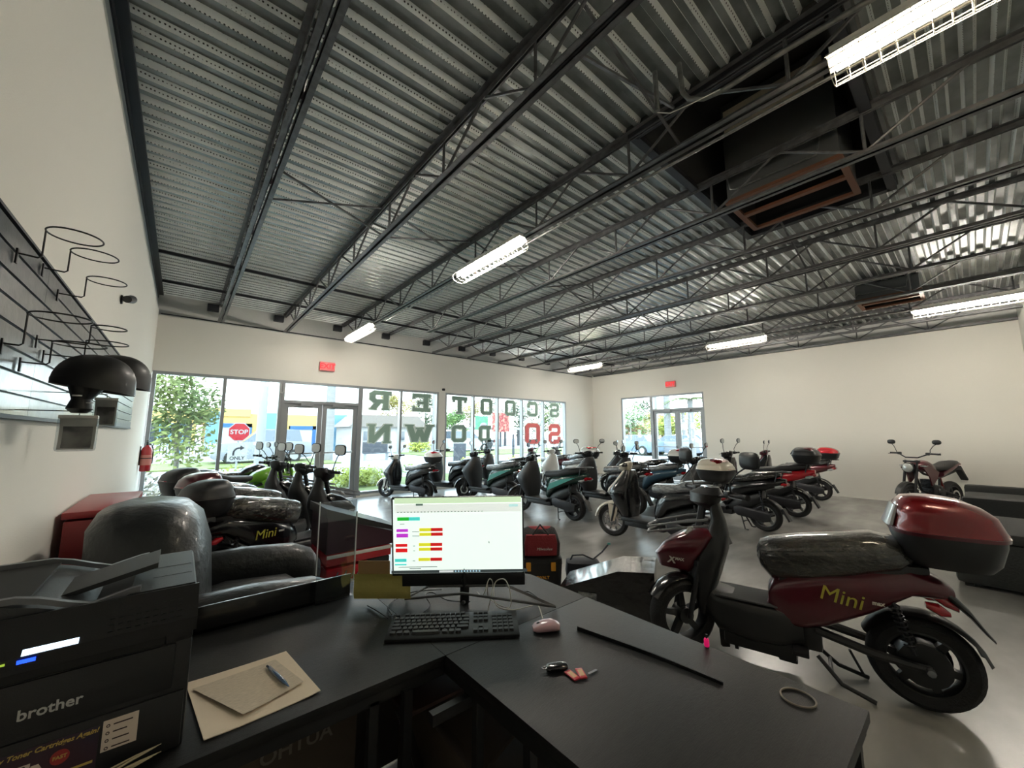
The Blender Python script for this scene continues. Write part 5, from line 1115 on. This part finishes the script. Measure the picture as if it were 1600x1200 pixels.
obj('display', G().add([(.17, -.0345, .2935), (.245, -.0345, .2935), (.245, -.0265, .3025), (.17, -.0265, .3025)], [(0, 1, 2, 3)]), mat('lit_display', (200, 226, 245), .4, emit=1.2), cp, smooth=0)
obj('blue_key', G().add([(.166, -.037, .281), (.19, -.037, .281), (.19, -.0365, .288), (.166, -.0365, .288)], [(0, 1, 2, 3)]), mat('blue_led', (30, 70, 240), .4, emit=1.2), cp, smooth=0)
obj('green_key', G().add([(.135, -.037, .284), (.152, -.037, .284), (.152, -.0365, .288), (.135, -.0365, .288)], [(0, 1, 2, 3)]), mat('green_led', (150, 180, 60), .4, emit=.4), cp, smooth=0)
kd = G().box((0, 0, 0), (.008, .0014, .004)).mesh('panel_key')
for i in range(9):
    for j in range(4):
        u = j*.013; link('panel_key', kd, PG, cp, (.29+i*.014, -.0285+u*.72, .3005+u*.72), (radians(40), 0, 0))
# document feeder on top
fd_ = obj('document_feeder', G().prism([(-.0, .30), (Wp, .30), (Wp, .345), (Wp*.99, .353), (Wp*.72, .353), (Wp*.58, .33), (Wp*.4, .36), (Wp*.27, .375), (0, .375)], .03, Dp, 'y'), PG, t, smooth=20)
for y in (.032, Dp-.018): obj('feeder_guide', G().rings([[(x, y, z), (x, y+.014, z), (x, y+.014, z+.012), (x, y, z+.012)] for x, z in ((Wp*.1, .375), (Wp*.32, .375), (Wp*.4, .366), (Wp*.5, .348), (Wp*.58, .336), (Wp*.72, .352), (Wp*.76, .354))]), SILVERP if False else mat('edge_grey', (92, 94, 98), .3), fd_)
obj('feeder_well', G().bb((Wp*.12, .06, .372), (Wp*.36, Dp-.03, .378)), MATS['deep_black'], fd_)
obj('paper_support', G().prism([(Wp*.42, .35), (Wp*.82, .392), (Wp*.82, .38), (Wp*.5, .348)], .12, .27, 'y'), PG, fd_)
obj('seam_line', G().bb((Wp*.80, .05, .3528), (Wp*.803, Dp-.05, .3536)).bb((Wp*.8, .13, .3528), (Wp*.98, .133, .3536)).bb((Wp*.8, .22, .3528), (Wp*.98, .223, .3536)), BLACKPL, fd_)
link('brand_lettering', text_mesh('brother', .028, .0005, .0006), mat('silver_letters', (190, 190, 188), .4, .5), t, (.215, -.0052, .172), (pi/2, 0, 0))
lab = obj('label', G().bb((.295, -.0075, .052), (.35, -.0062, .112)), mat('white_label', (206, 190, 176), .7), t, smooth=0)
TX = mat('label_print', (60, 46, 44), .7)
for i, w in enumerate((.03, .022, .026, .028)): obj('label_line', G().bb((.311, -.0082, .1-.0145*i), (.311+w, -.0076, .1025-.0145*i)), TX, lab, smooth=0); obj('label_icon', G().lathe([(.0018, 0), (.0032, 0), (.0032, .0006), (.0018, .0006), (.0018, 0)], (.303, -.0083, .101-.0145*i), 'y', 10), TX, lab, smooth=0)
st = obj('promotion_sticker', G().bb((.1, -.0072, .02), (.29, -.0062, .108)), mat('navy_sticker', (30, 30, 52), .5, col2=(58, 26, 36), nscale=9), t, smooth=0)
YL = mat('sticker_yellow', (186, 160, 80), .6); link('sticker_headline', text_mesh('Never Buy Toner Cartridges Again!', .0125, .0003, .0003, shear=.3), YL, st, (.198, -.0076, .1), (pi/2, 0, 0))
tr = obj('sticker_truck', G().bb((.155, -.008, .052), (.198, -.0074, .08)).prism([(.199, .056), (.214, .056), (.214, .064), (.209, .074), (.199, .074)], -.008, -.0074, 'y').lathe([(.001, 0), (.0042, 0), (.0042, .0007), (.001, .0007)], (.164, -.0084, .052), 'y', 12).lathe([(.001, 0), (.0042, 0), (.0042, .0007), (.001, .0007)], (.205, -.0084, .054), 'y', 12), MATS['white_label'], st, smooth=0)
link('truck_lettering', text_mesh('INK &\nTONER', .0135, .0003, .0003), TX, tr, (.1765, -.0084, .0665), (pi/2, 0, 0))
rd = obj('round_badge', G().lathe([(.001, 0), (.0135, 0), (.0135, .0007), (.001, .0007)], (.237, -.0081, .073), 'y', 20), mat('badge_red', (150, 44, 44), .6), st, smooth=0); link('badge_lettering', text_mesh('FAST', .009, .0003, .0003), YL, rd, (.237, -.0085, .073), (pi/2, 0, 0))
obj('sticker_stripe', G().bb((.14, -.0079, .04), (.285, -.0073, .0445)), YL, st, smooth=0)
g = at(215, 1195, 2, ZK)
STR = mat('cream_straw', (196, 180, 150), .7)
for i in range(6):
    a = at(252-(i % 3)*7, 1162+i*4, 1, 1.235-.004*i); b = at(168+i*5, 1204+(i % 2)*3, 1, 1.235-.004*i)
    a.z = max(a.z, ZK+.006+i*.003); b.z = max(b.z, ZK+.004)
    tag(obj('paper_stick', G().tube([(0, 0, 0), (a-b)*.5+Vector((0, 0, .001)), a-b], [.0022, .0022, .0008], 6), STR, None, b), 'thin cream stick in the loose bunch before the printer', 'stick', 'loose cream sticks in front of the printer')
# clear guard standing on the desk
CLEAR = glassmat('clear_acrylic', (226, 232, 236), .10, .03); EDGE = mat('edge_highlight', (214, 220, 226), .2, coat=1)  # opaque pale bars paint in the highlights along the sheet's edges
t = thing('acrylic_guard', 'upright clear acrylic sheet with edge highlights painted as pale bars at the back of the desk', 'desk guard', (.49, 1.865, ZK))
obj('sheet', G().bb((0, 0, 0), (.155, .005, .42)), CLEAR, t, smooth=0); obj('edge', G().bb((-.004, -.001, .12), (.0, .006, .423)), EDGE, t); obj('edge', G().bb((.155, -.001, .07), (.16, .006, .365)), EDGE, t)
t = thing('display_board', 'glossy black board standing behind the desk below the acrylic sheet', 'board', (-.02, 1.90, 0)); obj('board', G().bb((0, 0, .35), (.665, .014, .835), .003), mat('gloss_board', (12, 12, 14), .16, coat=.3), t); obj('foot', G().bb((.05, -.0, 0), (.09, .014, .35)), BLACKPL, t); obj('foot', G().bb((.57, 0, 0), (.61, .014, .35)), BLACKPL, t)
# ------------------------------------------------------------------ seats, cases and bags on the floor
LEA = mat('black_leather', (24, 27, 29), .42, bump=.35, bscale=26, coat=.15)
t = thing('leather_recliner', 'worn black leather recliner behind the printer, against the left wall', 'recliner', (.17, 2.85, 0), radians(-4))
def cushion(nm, st, ax='x', yo=0): return obj(nm, (G().xl(st, 22, yo) if ax == 'x' else G().zl(st, 22, yo)), LEA, t, smooth=60)
cushion('seat_base', [(-.42, .25, .4, .22, 4), (-.1, .25, .42, .23, 4), (.45, .24, .42, .22, 4), (.5, .24, .38, .18, 3)])
cushion('backrest', [(.35, -.2, .2, .36, 3.4), (.6, -.2, .235, .4, 4), (.85, -.22, .235, .4, 4), (1.02, -.25, .215, .37, 3.6), (1.09, -.27, .17, .3, 3), (1.115, -.28, .09, .2, 2.4)], 'z')
cushion('seat_cushion', [(-.2, .47, .26, .06, 3), (.1, .5, .27, .09, 3), (.42, .48, .27, .09, 3), (.52, .43, .24, .07, 2.6)])
for s in (-1, 1):
    cushion('armrest', [(-.36, .5, .08, .14, 2.8), (-.2, .55, .11, .15, 2.8), (.2, .57, .12, .14, 2.8), (.48, .56, .12, .13, 2.8), (.6, .52, .1, .12, 2.6), (.66, .48, .06, .07, 2.2)], yo=s*.41)
    cushion('side_panel', [(-.4, .25, .07, .24, 4), (.5, .25, .08, .25, 4), (.6, .24, .06, .2, 3)], yo=s*.43)
cushion('back_wing', [(.55, -.2, .12, .1, 2.6), (.75, -.26, .13, .12, 2.6), (.9, -.3, .1, .09, 2.4)], 'z', yo=.36)
cushion('footrest', [(.55, .3, .3, .13, 3), (.75, .32, .32, .14, 3), (.98, .33, .31, .1, 2.8), (1.04, .33, .26, .05, 2.4)])
t = thing('pouffe', 'round-edged black leather footstool between the desk and the recliner', 'footstool', (.42, 2.14, 0)); obj('cushion', G().zl([(.04, 0, .2, .17, 4), (.3, 0, .23, .19, 4), (.5, 0, .24, .2, 3.6), (.58, 0, .21, .17, 3), (.62, 0, .12, .1, 2.4)], 26), LEA, t, smooth=60); obj('base', G().zl([(0, 0, .16, .14, 4), (.04, 0, .16, .14, 4)], 20), BLACKPL, t)
# red cabinet behind the recliner
t = thing('red_cabinet', 'red metal cabinet against the left wall behind the recliner', 'cabinet', (XL+.03, 3.25, 0)); RC = mat('red_cabinet_paint', (150, 40, 44), .4, coat=.2)
obj('body', G().bb((0, 0, .05), (.26, .85, .99), .01), RC, t); obj('lid', G().bb((-.01, -.01, 1.0), (.27, .86, 1.04), .012), RC, t); obj('base', G().bb((.02, .02, 0), (.22, .83, .05)), BLACKPL, t)
for i in range(3): d = obj('drawer', G().bb((.26, .04, .1+.29*i), (.272, .81, .36+.29*i), .004), RC, t); obj('handle', G().bb((.272, .25, .3+.29*i), (.288, .6, .315+.29*i), .003), SILVER, d)
# low black and red tool chest seen through the acrylic
t = thing('tool_chest', 'low black and red tool chest on the floor, seen beside the acrylic sheet', 'tool chest', (1.5, 4.08, 0), 0)
obj('lid', G().prism([(-.45, .80), (.28, .53), (.28, .50), (-.45, .72)], -.3, .3), mat('dark_lid', (30, 28, 30), .35, coat=.3), t)
obj('upper_case', G().prism([(-.43, .72), (.22, .50), (.19, .40), (-.43, .40)], -.27, .27), mat('dark_plum_case', (62, 18, 42), .35, coat=.4), t)
dr = obj('drawer', G().bb((-.43, -.29, .30), (.16, .27, .395), .01), REDB, t); obj('drawer_rim', G().bb((-.43, -.3, .365), (.165, -.285, .395), .004), WHITEP, dr)
tr = obj('tray', G().bb((-.43, -.3, .14), (-.05, .27, .28), .008), REDB, t)
obj('base', G().bb((-.41, -.26, 0), (.14, .26, .14)).bb((-.05, -.28, .14), (.15, .27, .295), .01), BLACKPL, t)
rr = random.Random(4)
for i in range(9): x = -.4+i*.036; obj('hand_tool', G().tube([(x, -.31, .16+.01*(i % 3)), (x+.03, -.315, .22+.03*(i % 2))], [.006, .009], 6), CHROME, tr)
# yellow-latched case with the red bag on top
p = at(849, 925, 2, 0); t = thing('tool_case', 'black tool case with yellow latches under the red bag', 'tool case', (2.74, 2.83, 0), radians(-38)); YLT = mat('latch_yellow', (214, 150, 44), .45)
TB = mat('tool_box_black', (28, 28, 29), .5)
obj('body', G().zl([(0, 0, .185, .14, 8), (.26, 0, .2, .15, 8)], 24), TB, t); obj('lid', G().zl([(.263, 0, .203, .153, 8), (.31, 0, .2, .15, 8), (.33, 0, .17, .12, 6)], 24), TB, t)
for x in (-.12, .11): obj('latch', G().bb((x-.022, -.165, .21), (x+.022, -.148, .285), .004), YLT, t)
obj('latch', G().bb((-.204, -.03, .21), (-.19, .02, .285), .004), YLT, t)
link('case_lettering', text_mesh('DEWALT', .036, .001, .001), YLT, t, (0, -.1515, .15), (pi/2, 0, 0))
t = thing('tool_bag', 'red and black fabric tool bag sitting on the yellow-latched case', 'tool bag', (2.74, 2.83, .331), radians(-38)); FR_ = mat('red_canvas', (128, 30, 38), .75, bump=.3, bscale=80); FB_ = mat('black_canvas', (32, 31, 31), .8, bump=.3, bscale=80)
obj('bag_body', G().zl([(0, 0, .185, .13, 5), (.1, 0, .19, .135, 5), (.18, 0, .17, .1, 4), (.225, 0, .15, .05, 3), (.24, 0, .12, .02, 2.4)], 26), FB_, t, smooth=50)
obj('front_pocket', G().zl([(.01, 0, .15, .03, 5), (.12, 0, .155, .032, 5), (.19, 0, .14, .02, 4)], 22, yo=-.115), FR_, t, smooth=50)
obj('bag_top', G().zl([(.17, 0, .15, .09, 4), (.225, 0, .135, .05, 3), (.242, 0, .11, .02, 2.4)], 22), FR_, t, smooth=50)
obj('carry_handle', G().tube([(-.08, -.13, .06), (-.07, -.11, .2), (0, -.06, .27), (.07, -.11, .2), (.08, -.13, .06)], .01, 8), FB_, t)
link('bag_lettering', text_mesh('Milwaukee', .034, 0, .001, shear=.3), WHITEP, t, (0.03, -.148, .07), (pi/2, 0, 0))
t = thing('camera_bag', 'dark navy shoulder bag with strap beside the tool bag', 'bag', (3.1, 2.6, 0), radians(-42)); NV = mat('navy_nylon', (22, 25, 34), .6, bump=.2, bscale=90)
obj('bag_body', G().zl([(0, 0, .15, .1, 5), (.12, 0, .165, .11, 5), (.21, 0, .155, .1, 4.5), (.235, 0, .12, .07, 3.5)], 24), NV, t, smooth=50); obj('flap', G().zl([(.13, -.0, .168, .114, 5), (.235, 0, .158, .102, 4), (.25, 0, .11, .06, 3)], 24), NV, t, smooth=50)
obj('patch', G().bb((-.07, -.118, .14), (-.045, -.112, .155), .001), SILVERP, t); obj('strap', G().tube([(-.14, 0, .2), (-.1, -.02, .29), (.0, -.03, .3), (.1, 0, .25), (.2, .06, .3), (.27, .1, .36)], .008, 6), NV, t); obj('strap_end', G().box((.28, .1, .37), (.03, .012, .02), .003), TEAL, t)
t = thing('wrapped_carton', 'large black carton in torn clear plastic on the floor by the red scooter', 'carton', (2.72, 2.02, 0), radians(-62))
CB = mat('black_film', (14, 14, 16), .25, coat=.8, bump=.7, bscale=9)
obj('carton', G().prism([(-.36, 0), (.36, 0), (.36, .46), (.1, .44), (-.36, .26)], -.2, .2), CB, t); FILMB = glassmat('loose_clear_wrap', (235, 237, 238), .06, .12)
WR = G(); rs = []
for i in range(9):
    u = i/8; rs.append([(-.38+.76*u, -.23+.02*sin(i*2.3), .02), (-.39+.76*u, -.21, .29+.18*u+.01*sin(i*1.7)), (-.38+.76*u, .0, .31+.18*u+.012*cos(i*2)), (-.38+.76*u, .21, .29+.18*u), (-.38+.76*u, .22, .02)])
obj('torn_label', G().bb((-.2, -.209, .2), (-.06, -.202, .26)), mat('crumpled_white', (150, 150, 152), .6, bump=.8, bscale=30, col2=(80, 82, 86), nscale=30), t)
p = thing('crumpled_wrap', 'crumpled clear plastic with print lying between the bag and the carton', 'plastic wrap', (2.93, 2.33, 0), radians(-50)); g = G(); rr = random.Random(11); n = 9; vs = [((i/n-.5)*.5, (j/n-.5)*.3, .02+rr.random()*.06) for i in range(n+1) for j in range(n+1)]
g.add(vs, [(i*(n+1)+j, (i+1)*(n+1)+j, (i+1)*(n+1)+j+1, i*(n+1)+j+1) for i in range(n) for j in range(n)]); obj('film', g, MATS['crumpled_white'], p, smooth=0)
# sofas on the right
t = thing('leather_ottoman', 'black leather ottoman block on the floor behind the red top case', 'ottoman', (6.55, -.12, 0)); LK = mat('dark_fabric', (34, 35, 34), .8, bump=.2, bscale=50)
obj('base', G().bb((-.62, -.55, .03), (.62, .38, .44), .04), LK, t); obj('cushion', G().bb((-.62, -.55, .44), (.62, .38, .54), .035), LK, t)
for x in (-.55, .55):
    for y in (-.48, .3): obj('foot', G().bb((x-.03, y-.03, 0), (x+.03, y+.03, .03)), BLACKPL, t)
t = thing('leather_sofa', 'low black sofa against the beige wall at the picture edge', 'sofa', (9.2, -.2, 0))
obj('base', G().bb((-.9, -.45, .03), (.9, .4, .4), .05), LK, t); obj('seat_cushion', G().bb((-.85, -.3, .4), (.85, .42, .52), .05), LK, t); obj('armrest', G().bb((-1.05, -.45, .03), (-.88, .42, .62), .05), LK, t); obj('armrest', G().bb((.88, -.45, .03), (1.05, .42, .62), .05), LK, t); obj('backrest', G().bb((-1.0, -.5, .3), (1.0, -.3, .8), .06), LK, t)
# ------------------------------------------------------------------ sky and sun
w = bpy.data.worlds.new('sky'); SC.world = w; w.use_nodes = True; nt = w.node_tree; bg = nt.nodes['Background']
tc = nt.nodes.new('ShaderNodeTexCoord'); sx = nt.nodes.new('ShaderNodeSeparateXYZ'); cr = nt.nodes.new('ShaderNodeValToRGB')
cr.color_ramp.elements[0].position = .0; cr.color_ramp.elements[0].color = (.93, .97, 1, 1); cr.color_ramp.elements[1].position = .7; cr.color_ramp.elements[1].color = (.62, .78, 1, 1)
nt.links.new(tc.outputs['Generated'], sx.inputs[0]); nt.links.new(sx.outputs[2], cr.inputs[0]); nt.links.new(cr.outputs[0], bg.inputs[0]); bg.inputs[1].default_value = 4.3
s = bpy.data.lights.new('sun', 'SUN'); s.energy = 2.0; s.angle = radians(8); s.color = (1, .95, .86)
so = bpy.data.objects.new('sun', s); COL.objects.link(so); so.rotation_euler = (radians(42), 0, radians(-28))
# ------------------------------------------------------------------ render look
SC.view_settings.view_transform = 'Standard'; SC.view_settings.look = 'None'; SC.view_settings.gamma = 1
SC.view_settings.use_curve_mapping = False; SC.view_settings.exposure = EXPO
SC.cycles.use_denoising = True
SC.cycles.max_bounces = 8; SC.cycles.transparent_max_bounces = 16
SC.cycles.sample_clamp_indirect = 6
